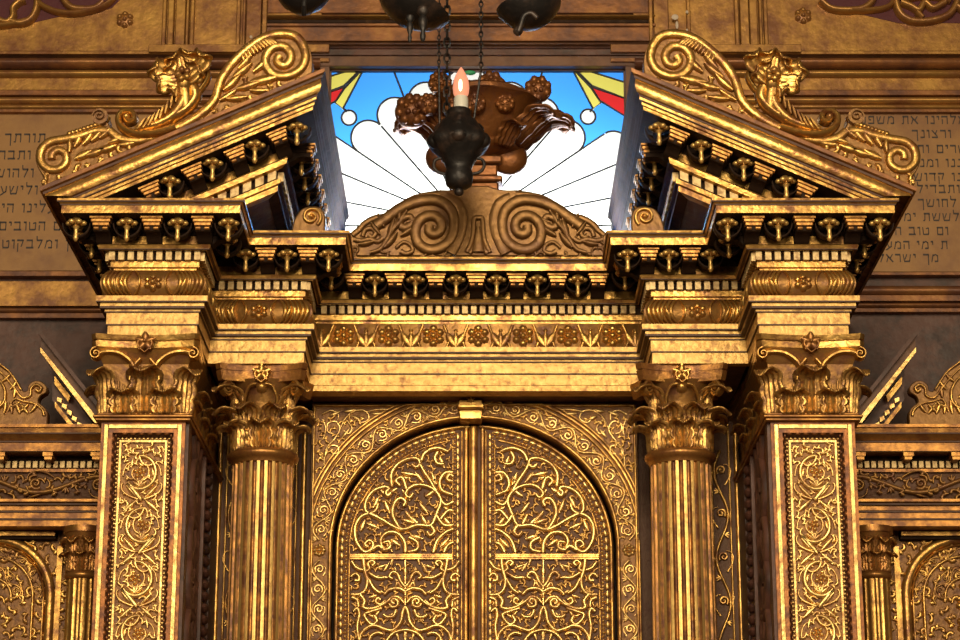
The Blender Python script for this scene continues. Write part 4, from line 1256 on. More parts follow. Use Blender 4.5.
def ark_door(s, label):
    mi = s > 0
    xm = 0.0
    r = thing_dc('ark_door', label, 'door', XDC + s * EA / 2, YDOOR, ZPOD)
    Y = YDOOR
    # built on the left (negative x), mirrored for the right leaf
    xs = -0.026 if s < 0 else -0.002
    e = EA - 0.008
    def el(t, g): return ((e - g) * cos(t), ZS + (EB - 0.008 - g) * sin(t))
    body = [(xs, ZD0)] + [(x, z) for x, z in [el(pi / 2 + pi / 2 * k / 24, 0) for k in range(25)] if x < xs] + [(-e, ZD0)]
    t0 = math.acos(xs / e); body.insert(1, el(t0, 0))
    b = MB(); b.prism(body, Y, Y + 0.05); b.build('leaf', GROUND, r, mi, bevel=0.004)
    fr = front(Y)
    fx = MB(); bd = MB()
    def arcpts(g, stile, n=40):
        pts = [(-(e - g), 2.4)] + [el(pi - (pi / 2) * k / n, g) for k in range(n + 1)]
        return [(x, z) for x, z in pts if x < -stile]
    ST = 0.062 if s < 0 else 0.058
    for g, w, h in ((0.010, 0.020, 0.016), (0.064, 0.010, 0.009)): fx.ridge(arcpts(g, 0.02 if g < 0.03 else ST + 0.03), w, h, fr, (1, 1))
    zt = lambda x, g: ZS + (EB - 0.008 - g) * sqrt(max(0, 1 - (x / (e - g)) ** 2))
    fx.ridge([(-0.037, 2.4), (-0.037, zt(-0.037, 0.012))], 0.020, 0.014, fr, (1, 1))
    fx.ridge([(-ST + 0.006, 2.4), (-ST + 0.006, zt(-ST, 0.03))], 0.010, 0.012, fr, (1, 1))
    fx.ridge([(-ST - 0.034, 2.4), (-ST - 0.034, zt(-ST - 0.034, 0.064))], 0.008, 0.008, fr, (1, 1))
    if s > 0:                                            # meeting stile laps over the joint
        fx.ridge([(0.004, 2.4), (0.004, zt(0.0, 0.0) - 0.01)], 0.040, 0.026, fr, (1, 1), k=7)
    fx.build('border_fillets', GOLD, r, mi)
    # tongue row following arch and straight sides
    u = 0.0; path = arcpts(0.030, ST); path2 = arcpts(0.050, ST + 0.02)
    def walk(path, step, fn):
        acc = 0.0
        for i in range(len(path) - 1):
            (x0, z0), (x1, z1) = path[i], path[i + 1]; L = hypot(x1 - x0, z1 - z0); t = -acc
            while t + step <= L:
                t += step; q = t / L
                fn(x0 + (x1 - x0) * q, z0 + (z1 - z0) * q, atan2(z1 - z0, x1 - x0))
            acc = L - t
    walk(path, 0.034, lambda x, z, a: bd.ridge([(x + cos(a) * q, z + sin(a) * q) for q in (-0.014, -0.008, 0, 0.008, 0.014)], lambda t: 0.008 + 0.018 * sin(pi * t), 0.015, fr))
    walk(path2, 0.017, lambda x, z, a: bd.knob(x, z, 0.0085, 0.012, fr, 7))
    zz = 2.4
    while zz < zt(-ST - 0.012, 0.05):
        bd.ridge([(-ST - 0.012, zz + q) for q in (-0.014, -0.008, 0, 0.008, 0.014)], lambda t: 0.008 + 0.013 * sin(pi * t), 0.013, fr)
        bd.knob(-ST - 0.025, zz + 0.017, 0.006, 0.010, fr, 6); bd.knob(-ST - 0.025, zz, 0.006, 0.010, fr, 6); zz += 0.034
    bd.build('bead_border', GOLDB, r, mi)
    xl, xr = -(e - 0.064), -ST - 0.034
    zb0, zb1 = zr(560, Y), zr(554, Y)
    c = MB(); c.box(xl, xr, Y - 0.014, Y + 0.01, zb0, zb1); c.box(xl, xr, Y - 0.018, Y, zb0 + 0.008, zb1 - 0.008)
    c.build('cross_rail', GOLD, r, mi, bevel=0.002)
    sc = MB()
    T1 = lambda x, y: (dx_(330 + x / 4.92, 430 + y / 4.92, Y), zr(430 + y / 4.92, Y))
    T2 = lambda x, y: (dx_(330 + x / 6.4, 540 + y / 6.4, Y), zr(540 + y / 6.4, Y))
    def kn(e0, e1, rr=0.0085):
        for e_ in (e0, e1):
            if xl + 0.01 < e_[0] < xr - 0.01: sc.knob(e_[0], e_[1], rr, 0.021, fr, 8)
    for p in UP:
        q = [T1(*w_) for w_ in spline(p, 5)]; sc.ridge(q, 0.0265, 0.022, fr, (1.0, 0.8), k=8, flat=0.3); kn(q[0], q[-1])
    for x, y, a, L in UPL: sc.drop(*T1(x, y), -a, L * 0.00092 * 1.1, 0.024, 0.015, fr)
    for p in LO:
        q = spline(p, 5)
        sc.ridge([T2(*w) for w in q], 0.0235, 0.022, fr, (1.0, 0.8), k=8, flat=0.3); sc.ridge([T2(964 - w[0], w[1]) for w in q], 0.0235, 0.022, fr, (1.0, .8), k=8, flat=0.3)
        kn(T2(*q[-1]), T2(964 - q[-1][0], q[-1][1]), 0.0075)
    sc.ridge([T2(482, 130), T2(482, 420)], 0.010, 0.014, fr, (1, 1)); sc.knob(*T2(482, 365), 0.011, 0.018, fr); sc.drop(*T2(482, 230), pi / 2, .04, .022, .018, fr)
    for (x, y) in ((150, 190), (110 + 60, 405),): pass
    for x, y, a, L in LOL:
        p = T2(x, y); sc.drop(p[0], p[1], -a, L * 0.0007 * 1.1, 0.017, 0.013, fr)
        p = T2(964 - x, y); sc.drop(p[0], p[1], pi + a, L * 0.0007 * 1.1, 0.017, 0.013, fr)
    sc.build('scrollwork', GOLDB, r, mi)
    fl = MB(); fl.occ = list(sc.occ)
    ins = lambda u, v: xl + 0.006 < u < xr - 0.006 and 2.62 < v and v < ZS + (EB - 0.075) * sqrt(max(0, 1 - (u / (e - 0.066)) ** 2)) - 0.004 and not (zb0 - 0.008 < v < zb1 + 0.008)
    fill(fl, ins, (xl, xr, 2.62, ZS + EB), 0.0165, 0.012, fr, 0.0135, 0.044, random.Random(5))
    fl.build('small_leaves', LEAFG, r, mi)


ark_door(-1, 'left leaf of the arched doors, covered in gilded scrollwork')
ark_door(1, 'right leaf of the arched doors, with the rounded strip over the joint')


# ------------------------------------------------------------------ flat pilasters behind the columns
def back_pilaster(s, label):
    mi = s < 0; Y = YREC - 0.06
    r = thing('back_pilaster', label, 'pilaster', (s * 0.95, Y, ZPOD))
    x0, x1 = 0.700, 1.176
    b = MB(); b.box(x0, x1, Y, Y + 0.06, ZPOD, 4.17); b.build('board', GROUND, r, mi)
    b = MB()
    for x, w in ((x0 + 0.085, 0.026), (x0 + 0.118, 0.012), (x0 + 0.200, 0.012), (x1 - 0.012, 0.022), (x1 - 0.045, 0.012), (x1 - 0.125, 0.010)):
        b.ridge([(x, 2.4), (x, 4.1)], w, 0.012, front(Y), (1, 1))
    b.build('vertical_fillets', GOLD, r, mi)
    for xc in (x0 + 0.160, x1 - 0.085):
        b = MB()
        fv = lambda u, v, w, xc=xc: (xc + v, Y - w, u)
        vine(b, 2.4, 3.98, 0.036, 0.19, 0.018, fv, w=0.016)
        b.build('vine_carving', GOLD, r, mi)


back_pilaster(-1, 'flat carved pilaster with a climbing vine behind the left fluted column')
back_pilaster(1, 'flat carved pilaster with a climbing vine behind the right fluted column')


# ------------------------------------------------------------------ lower side bays
def side_bay(s):
    mi = s < 0; side = 'left' if s < 0 else 'right'; Y = 0.95
    X0, X1 = PX1 + 0.001, 2.9
    z = lambda row, o=0.0: zr(row, Y - o)
    def bar(mb, prof):                                   # prof [(out,z)] closed
        n = len(prof); vs = [(x, Y - o, zz) for x in (X0, X1) for o, zz in prof]
        mb.add(vs, [tuple(range(n)), tuple(range(2 * n - 1, n - 1, -1))] + [(i, n + i, n + (i + 1) % n, (i + 1) % n) for i in range(n)])
    r = thing('side_entablature', 'lower gilded entablature running out of frame %s of the square piers' % side, 'entablature', (s * 2.1, Y, z(526)))
    b = MB()
    bar(b, [(-0.1, z(526)), (0.0, z(526)), (0.0, z(519)), (0.008, z(518.5)), (0.008, z(511.5)), (0.016, z(511)), (0.016, z(505)), (0.034, z(503)), (0.034, z(499, .03)), (-0.1, z(499))])
    b.build('architrave', GOLDR, r, mi, ang=25)
    b = MB(); bar(b, [(-0.1, z(499)), (0.0, z(499)), (0.018, z(490)), (0.018, z(480)), (0.0, z(472)), (-0.1, z(472))]); b.build('frieze', GROUND, r, mi)
    b = MB(); vine(b, X0 + 0.01, X1, 0.045, 0.26, 0.016, lambda u, v, w: (u, Y - 0.018 - w, (z(499) + z(472)) / 2 + v), w=0.022); fill(b, lambda u_, v_: abs(v_) < 0.048 and X0 < u_ < 2.4, (X0, 2.4, -0.048, 0.048), 0.018, 0.016, lambda u, v, w: (u, Y - 0.018 - w, (z(499) + z(472)) / 2 + v), 0.016, 0.05, random.Random(3)); b.build('frieze_carving', CUSH, r, mi)
    b = MB(); bar(b, [(-0.1, z(472)), (0.022, z(472, .02)), (0.022, z(469, .02)), (0.004, z(469)), (0.004, z(460)), (0.004, z(450, .06)), (-0.1, z(450, 0.06))])
    bar(b, [(-.1, z(451, .11)), (0.12, z(451, .12)), (0.12, z(443, .12)), (0.105, z(442, .11)), (0.112, z(440, .11)), (0.135, z(434, .13)), (0.140, z(428, .14)), (0.150, z(427.5, .14)), (0.150, z(424, .15)), (-0.1, z(424, .15))])
    b.build('cornice', GOLDR, r, mi, ang=25)
    b = MB(); bar(b, [(-0.05, z(450.5, .06)), (0.117, z(451.2, .12)), (0.117, z(451.6, .12)), (0.0065, z(452, 0.0)), (0.0065, z(469)), (-0.05, z(469))])
    b.build('shade_toned_soffit', SOFF, r, mi, ang=25)  # soffit and dentil wall coloured dark in place of shade
    for rr, oo in ((519, .009), (511.5, .017), (504, .035), (441.5, .1135), (433, .138)):
        b = MB(); zz = z(rr, oo); bar(b, [(0, zz - .003), (oo, zz - .003), (oo, zz + .003), (0, zz + .003)]); b.build('paint_and_shade_line', LINE, r, mi)
    g = MB()
    x = X0 + 0.01
    while x < X1: g.box(x, x + 0.020, Y - 0.028, Y, z(467.5, .03), z(461, .03)); x += 0.030
    g.build('dentil_band', PALE, r, mi)
    x = X0 + 0.16
    SM = Bank(lambda: (lambda q: (q.box(-0.022, 0.022, -0.115, -0.005, -0.022, 0.0), q.box(-0.016, 0.016, -0.105, -0.005, -0.036, -0.022), q.build('modillion', GOLDR))[2])(MB()))
    while x < X1: SM.put(r, (s * x, Y, z(451, .11))); x += 0.21
    # wall panel with round carved arch
    Yp = 1.12
    a = thing('side_arch', 'round carved arch cut by the %s edge of the photo, beside the small column' % side, 'arch', (s * 2.2, Yp, ZPOD))
    b = MB(); b.box(X0, X1, Yp, Yp + 0.06, ZPOD, z(524)); b.build('board', PGR, a, mi)
    b = MB(); b.box(X0 + 0.36, X1, Yp - 0.05, Yp, z(540, -.15), z(525)); b.build('head_shade_strip', SOFF, a, mi)  # added dark strip painting the shade below the architrave
    cx = xd(487, 597, Yp); cz = zr(598, Yp); fr = front(Yp); b = MB(); v = MB()
    u = lambda p: p * 0.00468
    for rr, w, h in ((u(56), 0.045, 0.03), (u(50), 0.012, 0.025), (u(39.5), 0.016, 0.016), (u(30), 0.010, 0.012), (u(19), 0.016, 0.016)):
        b.ridge([(cx - rr * cos(t * pi / 40), cz + rr * sin(t * pi / 40)) for t in range(41)], w, h, fr, (1, 1), k=7)
        if rr > u(35):
            for sx in (-1, 1): b.ridge([(cx + sx * rr, cz), (cx + sx * rr, 2.4)], w, h, fr, (1, 1))
    b.build('arch_rings', GOLD, a, mi)
    fa = lambda t, q, w: (cx - (u(44.8) + q) * cos(t / u(44.8)), Yp - w, cz + (u(44.8) + q) * sin(t / u(44.8)))
    vine(v, 0.0, pi * u(44.8), 0.018, 0.07, 0.016, fa)
    fb = lambda t, q, w: (cx - (u(25) + q) * cos(t / u(25)), Yp - w, cz + (u(25) + q) * sin(t / u(25)))
    vine(v, 0.0, pi * u(25), 0.024, 0.06, 0.014, fb)
    for zz in range(6): v.rosette(cx, cz - 0.02 - zz * 0.1, 0.05, 0.02, fr, 6)
    for k in range(8):
        vv = (zr(545, Yp) - 0.02 * k, )
        v.drop(X0 + 0.22 + 0.03 * (k % 4), zr(545 + 7 * (k // 2), Yp), 0.6 + k, 0.06, 0.024, 0.014, fr)
    fill(v, lambda p_, q_: p_ > X0 + 0.17 and q_ > 2.6 and q_ < zr(541, Yp) and not (u(52) < hypot(p_ - cx, max(0, q_ - cz)) < u(60)), (X0, cx + 0.2, 2.6, zr(540, Yp)), 0.026, 0.014, fr, 0.020, 0.05, random.Random(3))
    v.build('vine_carving', GOLD, a, mi)
    b = MB(); b.box(cx - u(66), cx - u(61), Yp - 0.02, Yp, ZPOD, z(540)); b.box(X0 + 0.36, X1, Yp - 0.07, Yp, z(531), z(527)); b.build('flat_fillets', GOLD, a, mi)
    # small column
    xc = xd(400, 600, 0.92); yc = 0.99; R = 0.066
    c = thing('small_column', 'small fluted gilded column tucked against the outer side of the %s square pier' % side, 'column', (s * xc, yc, ZPOD))
    b = MB(); zc = zr(577, yc - R)
    b.lathe([(R, 0), (R, zc - ZPOD)], (xc, yc, ZPOD), 14 * 8, lambda t, q: 1 - 0.11 * max(0, sin(((t * 14 / (2 * pi)) % 1) * pi) - 0.35))
    b.build('shaft', GOLD, c, mi, ang=25)
    b = MB(); b.lathe([(R, 0), (R * 1.16, 0.008), (R * 1.2, 0.018), (R * 1.1, 0.03), (R * 0.95, 0.034)], (xc, yc, zc - 0.004), 24); b.build('astragal', GOLDR, c, mi)
    b = MB(); H = z(526) - zc - 0.03
    b.lathe([(R * 0.92, 0), (R * 0.95, H * 0.5), (R * 1.3, H * 0.85), (R * 1.4, H * 0.86), (R * 1.4, H * 1.0)], (xc, yc, zc + 0.028), 24)
    cap = b.build('capital_bell', GOLDR, c, mi)
    lf = acanthus(0.10, 0.075, 0.06, 0.02)
    SL = Bank(lambda: lf.build('acanthus_leaf', GOLDR, solid=0.004))
    for k in range(-2, 3):
        t = k * pi / 4; SL.put(cap, (s * (xc + R * sin(t)), yc - R * cos(t), zc + 0.026), s * t)
        t += pi / 8; SL.put(cap, (s * (xc + R * sin(t)), yc - R * cos(t), zc + 0.026), s * t, sc=(1.1, 1, 1.75))
    # dark half pediment stub
    Yf = 0.78
    T = lambda x, y: (lambda p: (p[0], p[2]))(at(478 + (478 - x), y, Yf))
    hp = thing('side_half_pediment', 'small dark half pediment leaning against the outer side of the %s square pier' % side, 'pediment', (s * 1.75, 1.0, z(424, .15)))
    zb = z(424, .15) + 0.001
    cl = lambda P: [(x, max(q, zb)) for x, q in [T(*p) for p in P]]
    b = MB(); b.prism(cl([(40, 330), (106, 414), (112, 424), (94, 424), (40, 352)]), Yf + 0.012, 1.55); b.build('raking_beam', WOODB, hp, mi)
    b = MB(); b.prism(cl([(40, 347), (97, 418), (97, 424), (94, 424), (40, 352)]), Yf, Yf + 0.05); b.build('gilded_fillet', GOLDB, hp, mi)
    b = MB(); b.prism(cl([(38, 328), (108, 416), (105, 418), (38, 334)]), Yf - 0.02, 1.55); b.build('top_fillet', WOOD, hp, mi)
    b = MB(); b.prism(cl([(46, 358), (92, 424), (72, 424), (46, 392)]), Yf + 0.14, 1.55); b.build('tympanum', WOOD, hp, mi)
    b = MB(); b.prism(cl([(50, 370), (66, 390), (64, 396), (50, 378)]), Yf + 0.10, Yf + 0.16); b.prism(cl([(50, 395), (72, 424), (67, 424), (50, 401)]), Yf + 0.115, Yf + 0.17); b.build('lower_fillets', GOLD, hp, mi)
    b = MB()
    for k in range(6):
        x, y = 53 + k * 5.0, 391 + k * 6.3
        P = [T(x, y), T(x + 4.4, y - 1.5 + 3.2), T(x + 3.6, y + 6.2), T(x - .8, y + 3.4)]
        if min(p[1] for p in P) > zb: b.prism(P, Yf + 0.105, Yf + 0.16)
    b.build('dentil_band', GOLDB, hp, mi)
    # crest of the side bay
    Yc = 0.86
    T = lambda x, y: (lambda p: (p[0], p[2]))(at(478 + (478 - x), y, Yc))
    cr = thing('scroll_crest', 'low gilded scroll carving on the ledge at the %s edge of the photo' % side, 'carving', (s * 2.15, Yc + 0.03, zb))
    out = spline([(-40, 350), (-20, 352), (-6, 362), (4, 369), (12, 375), (17, 384), (23, 391), (27, 390), (28, 385), (33, 381), (40, 381), (46, 386), (46, 392), (40, 396), (38, 402), (44, 407), (47, 413), (47, 420)], 3)
    poly = [(x, max(q, zb)) for x, q in [T(*p) for p in out]]; poly += [(poly[-1][0], zb), (poly[0][0], zb)]
    plate('crest_body', poly, Yc, Yc + 0.06, CRESTG, cr, mi, 0.004)
    b = MB(); fr = front(Yc); R = lambda P, w: b.ridge([T(*q) for q in spline(P, 5)], w, 0.016, fr)
    R([(-30, 356), (-8, 366), (4, 376), (14, 388), (22, 398), (30, 396), (31, 389), (36, 385), (41, 388), (39, 392), (36, 390)], 0.020)
    R([(-25, 372), (-6, 376), (4, 388), (4, 402), (-4, 408), (-10, 402), (-5, 396)], 0.026); R([(8, 412), (14, 400), (24, 402), (34, 404), (42, 410), (44, 416)], 0.016)
    for k in range(5): b.drop(*T(-4 + k * 8, 414), 1.9 - k * 0.25, 0.06, 0.02, 0.014, fr)
    R([(-34, 350), (-16, 353), (-4, 362), (8, 371), (15, 380), (21, 390)], 0.014)
    for q_ in ((2, 382, 2.4), (10, 390, 2.2), (14, 398, 1.6), (-2, 398, .6), (10, 408, 2.6), (20, 412, 2.4), (30, 413, 2.2), (-14, 384, 2.0)): b.drop(*T(q_[0], q_[1]), q_[2], 0.05, 0.02, 0.014, fr)
    b.build('raised_scrollwork', GOLD, cr, mi)


side_bay(-1); side_bay(1)


# ------------------------------------------------------------------ the wall behind
def struct(name, mb, m, mirror=False, **k):
    return mb.build(name, m, None, mirror, kind='structure', **k)


WXL, WXR = xd(-151, 70, 1.63), xd(150, 70, 1.63)
WZ0, WZ1 = 4.90, zr(65.5, 1.60)
ZUP = zr(318, YW)
b = MB()
b.box(-4.2, WXL, 1.62, 1.80, 0, 7.6); b.box(WXR, 4.2, 1.62, 1.80, 0, 7.6); b.box(WXL, WXR, 1.62, 1.80, 0, WZ0); b.box(WXL, WXR, 1.62, 1.80, WZ1, 7.6)
struct('wall_back', b, WOOD, smooth=False)
b = MB(); b.box(-4.2, 4.2, -11, 1.8, -0.1, 0.0); struct('floor', b, STONE, smooth=False)
b = MB(); b.box(-2.92, 2.92, -0.25, 1.61, 0.0, ZPOD); struct('trim_1', b, WOODB, smooth=False)

TRN = [1]


def trims(x0, x1, rows, m=None, vertical=False):
    """rows: (row0,row1,out,round,material)"""
    groups = {}
    for r0, r1, o, rnd, mt in rows:
        z0, z1 = zr(r1, YW - o), zr(r0, YW - o)
        b = groups.setdefault(mt.name, (MB(), mt))[0]
        if rnd:
            prof = [(0.0, z0)] + [(o * sin(pi * k / 8) ** 0.6 + 0.002, z0 + (z1 - z0) * k / 8) for k in range(9)] + [(0.0, z1)]
            b.extr([(YW + 0.021 - q - 0.02, zz) for q, zz in prof], x0, x1, lambda x, a, c: (x, a, c))
        else: b.box(x0, x1, YW - o, YW + 0.021, z0, z1)
    for nme, (b, mt) in groups.items():
        TRN[0] += 1; struct('trim_%d' % TRN[0], b, mt, bevel=0.003)


XL = at(-90, 100, YW)[0]; XR = at(1050, 100, YW)[0]
PL, PR = at(262, 30, YW)[0], at(655, 30, YW)[0]
ROWS = [(-90, 51, 0.0, False, DULL), (51, 54, 0.03, False, DULL), (55, 66, 0.045, True, DULLR), (67, 77, 0.05, True, DULL), (77, 90, 0.02, False, DULL), (90, 95, 0.035, False, DULLR), (95, 103, 0.03, True, DULL),
        (103, 109, 0.025, True, DULL), (109, 112, 0.03, False, DULLR)]
trims(XL, WXL - 0.03, ROWS + [(112, 271, 0.0, False, TEXTB), (271, 276, 0.035, False, DULLR), (281, 306, 0.02, False, DULL), (306, 313, 0.035, True, DULLR), (313, 318, 0.02, False, DULLR)])
trims(WXR + 0.03, XR, [(a, c, o, q, m) for a, c, o, q, m in ROWS] + [(112, 272, 0.0, False, TEXTB), (272, 275, 0.03, False, DULLR), (284, 295, 0.03, True, DULLR), (295, 301, 0.02, False, DULLR), (301, 308, 0.035, True, DULLR), (308, 312, 0.02, False, DULLR)])
# beam over the window
trims(PL, PR, [(-90, 13, 0.005, False, DULLR), (17, 23, 0.012, False, SOFF), (13, 17, 0.05, True, DULL), (23, 26, 0.05, False, DULLR), (26, 41, 0.034, False, DULLR), (41, 45, 0.05, True, WOODB), (45, 49, 0.04, True, WOOD), (49, 55, 0.03, False, WOOD), (55, 66, 0.015, False, WOODB)])
# upright posts of the upper panelling
b = MB()
for p0, p1, o in ((163, 167, .03), (169, 175, .045), (176, 186, .02), (187, 190, .045), (191, 195, .03), (237, 241, .03), (243, 246, .02), (247, 262, .04), (263, 268, .055),
                  (648, 652, .055), (653, 668, .04), (686, 690, .03), (734, 738, .03), (739, 748, .045), (749, 757, .02), (758, 761, .045), (763, 767, .03)):
    x0, x1 = at(p0, 20, YW)[0], at(p1, 20, YW)[0]
    b.box(x0, x1, YW - o, YW + 0.02, zr(50, YW), zr(-60, YW))
TRN[0] += 1; struct('trim_%d' % TRN[0], b, DULL, bevel=0.004)
b = MB()
for p0, p1 in ((150, 330), (610, 800)):
    x0, x1 = at(p0, 50, YW)[0], at(p1, 50, YW)[0]
    b.box(x0, x1, YW - 0.05, YW + 0.02, zr(56, YW), zr(48, YW)); b.box(x0, x1, YW - 0.03, YW + 0.02, zr(64, YW), zr(60, YW))
TRN[0] += 1; struct('trim_%d' % TRN[0], b, DULL, bevel=0.003)
# window jambs
b = MB()
for x0, x1 in ((WXL - 0.03, WXL + 0.015), (WXR - 0.015, WXR + 0.03)): b.box(x0, x1, YW - 0.01, 1.66, WZ0, WZ1)
TRN[0] += 1; struct('trim_%d' % TRN[0], b, WOODB)


def rosette_wall(px, py, label):
    p = at(px, py, YW); r = thing('wall_rosette', label, 'carving', p)
    b = MB(); f = front(YW); b.knob(p[0], p[2], 0.045, 0.012, f, 8); b.build('backplate', DULL, r)
    q = MB(); q.rosette(p[0], p[2], 0.048, 0.026, f, 6); q.build('petals', DULL, r)


rosette_wall(125, 20, 'small carved rosette on the upper panel near the top left corner')
rosette_wall(803, 16, 'small carved rosette on the upper panel near the top right corner')


def grille(label, tx, paths, edge):
    p0 = at(tx(40), 5, YW)
    r = thing('pierced_grille', label, 'grille', (p0[0], YW, p0[2] - 0.1))
    T = lambda x, y: (lambda p: (p[0], p[2]))(at(tx(x), y, YW))
    b = MB(); b.prism([T(*q) for q in edge], YW - 0.003, YW + 0.01); b.build('red_backing', RED, r)
    f = front(YW - 0.004); g = MB()
    for P, w in paths: g.ridge([T(*q) for q in spline(P, 5)], w, 0.045, f, (1, 1), k=7, flat=0.4)
    g.build('scroll_tracery', DULL, r)


GE = [(-60, 18), (-20, 28), (10, 27), (25, 25), (50, 19), (72, 14), (100, 12), (112, 8), (124, -4), (124, -60), (-60, -60)]
GP = [([(36, -12), (38, 2), (36, 14), (30, 22), (20, 25), (10, 22)], 0.036), ([(26, 2), (20, 4), (14, 10), (14, 18), (8, 24), (-2, 20), (-10, 8)], 0.034), ([(30, 22), (4, 27), (-20, 26), (-50, 22)], 0.030),
      ([(38, 4), (48, 10), (60, 14), (76, 15), (92, 12), (104, 8), (112, 2), (118, -8)], 0.030), ([(60, -14), (64, 0), (72, 9), (84, 11), (96, 10), (104, 4)], 0.036)]
grille('pierced scroll grille over red at the top left corner', lambda x: x, GP, GE)
GE2 = [(840, -60), (818, -4), (824, 6), (836, 10), (860, 14), (880, 19), (897, 23), (915, 25), (940, 23), (1000, 24), (1000, -60)]
GP2 = [([(820, 2), (830, 10), (846, 12), (862, 10), (872, 2), (874, -10)], 0.034), ([(850, 12), (870, 12), (888, 8), (896, -4)], 0.028), ([(894, -8), (896, 8), (902, 18), (914, 23), (932, 22), (948, 16), (956, 4), (958, -10)], 0.036),
       ([(900, 4), (910, 8), (918, 12), (924, 4), (932, 10), (944, 4)], 0.034), ([(916, 14), (922, 20)], 0.03), ([(956, 8), (970, 16), (990, 18)], 0.034), ([(900, 2), (916, -2), (936, -2), (950, 2)], 0.04)]
grille('pierced scroll grille over red at the top right corner', lambda x: x, GP2, GE2)

b = MB()
for px, py, rx, rz_ in ((675, 17, 0.018, 0.016), (677, 25, 0.008, 0.022), (687, 12, .008, .01), (687, 30, .006, .008), (251, 37, .008, .01)):
    p = at(px, py, YW - 0.042); b.blob(p, (rx, 0.006, rz_), 6, 4)
TRN[0] += 1; struct('trim_%d' % TRN[0], b, PATCH)


# ------------------------------------------------------------------ lettering boards
GL = {'א': (.78, [(.02, .95, .76, .02, .17), (.74, .95, .44, .45, .12), (.04, .0, .24, .66, .12)]), 'ב': (.78, [(.02, .9, .66, .9, .2), (.62, .92, .62, .1, .11), (0, .09, .78, .09, .2)]),
      'ד': (.74, [(0, .9, .74, .9, .2), (.6, .95, .6, 0, .11)]), 'ה': (.72, [(0, .9, .7, .9, .2), (.64, .9, .64, 0, .11), (.1, .6, .08, 0, .11)]), 'ו': (.32, [(.0, .9, .3, .9, .2), (.25, .9, .25, 0, .11)]),
      'ח': (.74, [(0, .9, .72, .9, .2), (.66, .9, .66, 0, .11), (.1, .9, .1, 0, .11)]), 'ט': (.76, [(.04, .97, .1, .1, .11), (.06, .09, .68, .09, .18), (.68, .08, .70, .88, .11), (.70, .88, .42, .76, .15)]),
      'י': (.30, [(.0, .9, .28, .9, .2), (.24, .9, .22, .52, .11)]), 'ך': (.70, [(0, .9, .66, .9, .2), (.6, .9, .6, -.36, .11)]), 'ל': (.70, [(.08, 1.38, .1, .9, .11), (.08, .9, .68, .9, .2), (.64, .92, .28, 0, .12)]),
      'ם': (.78, [(.04, .9, .74, .9, .2), (.7, .9, .7, .08, .11), (.08, .08, .74, .08, .18), (.12, .9, .12, .08, .11)]), 'מ': (.80, [(.22, .95, .02, 0, .11), (.18, .74, .5, .94, .15), (.5, .92, .74, .74, .14), (.72, .8, .72, .08, .11), (.36, .09, .76, .09, .18)]),
      'נ': (.48, [(.16, .9, .42, .9, .2), (.42, .92, .42, .08, .11), (.0, .09, .46, .09, .18)]), 'ן': (.32, [(.0, .9, .3, .9, .2), (.25, .9, .25, -.36, .11)]), 'ע': (.70, [(.06, .93, .34, .22, .12), (.64, .93, .58, .3, .12), (.62, .34, .0, -.1, .15)]),
      'פ': (.74, [(.1, .9, .68, .9, .2), (.64, .9, .64, .08, .11), (.02, .09, .68, .09, .18), (.12, .9, .12, .55, .11), (.1, .52, .36, .52, .15)]), 'צ': (.72, [(.04, .95, .62, .2, .14), (.62, .95, .40, .5, .12), (.0, .09, .68, .09, .18)]),
      'ק': (.74, [(0, .9, .7, .9, .2), (.66, .9, .44, .18, .11), (.1, .6, .1, -.36, .11)]), 'ר': (.66, [(0, .9, .62, .9, .2), (.58, .9, .58, 0, .11)]),
      'ש': (.94, [(.04, .95, .16, .1, .11), (.46, .95, .22, .32, .12), (.88, .95, .74, .1, .11), (.12, .09, .76, .09, .18)]), 'ת': (.80, [(.1, .9, .76, .9, .2), (.7, .9, .7, 0, .11), (.22, .9, .18, .1, .11), (.0, .07, .2, .07, .15)]), ' ': (.36, [])}


def lettering(name, label, lines, loc_px, hpx):
    """painted square letters, laid right to left"""
    p = at(*loc_px, YW)
    r = thing(name, label, 'inscription', (p[0], YW, p[2]))
    for txt, anchor, px, row in lines:
        z0 = zr(row + hpx / 2, YW); H = zr(row - hpx / 2, YW) - z0; q = at(px, row, YW)
        seq = txt[::-1]; gap = 0.24
        wid = sum(GL[c][0] + gap for c in seq) * H
        x = q[0] - (wid if anchor == 'RIGHT' else 0)
        b = MB()
        for c in seq:
            w, st = GL[c]
            for x0, y0, x1, y1, t in st:
                l = hypot(x1 - x0, y1 - y0); nx, ny = -(y1 - y0) / l * t / 2, (x1 - x0) / l * t / 2
                b.prism([(x + (u) * H, z0 + v * H) for u, v in ((x0 + nx, y0 + ny), (x1 + nx, y1 + ny), (x1 - nx, y1 - ny), (x0 - nx, y0 - ny))], YW - 0.0015, YW + 0.001)
            x += (w + gap) * H
        b.build('text_line', INK, r, smooth=False)


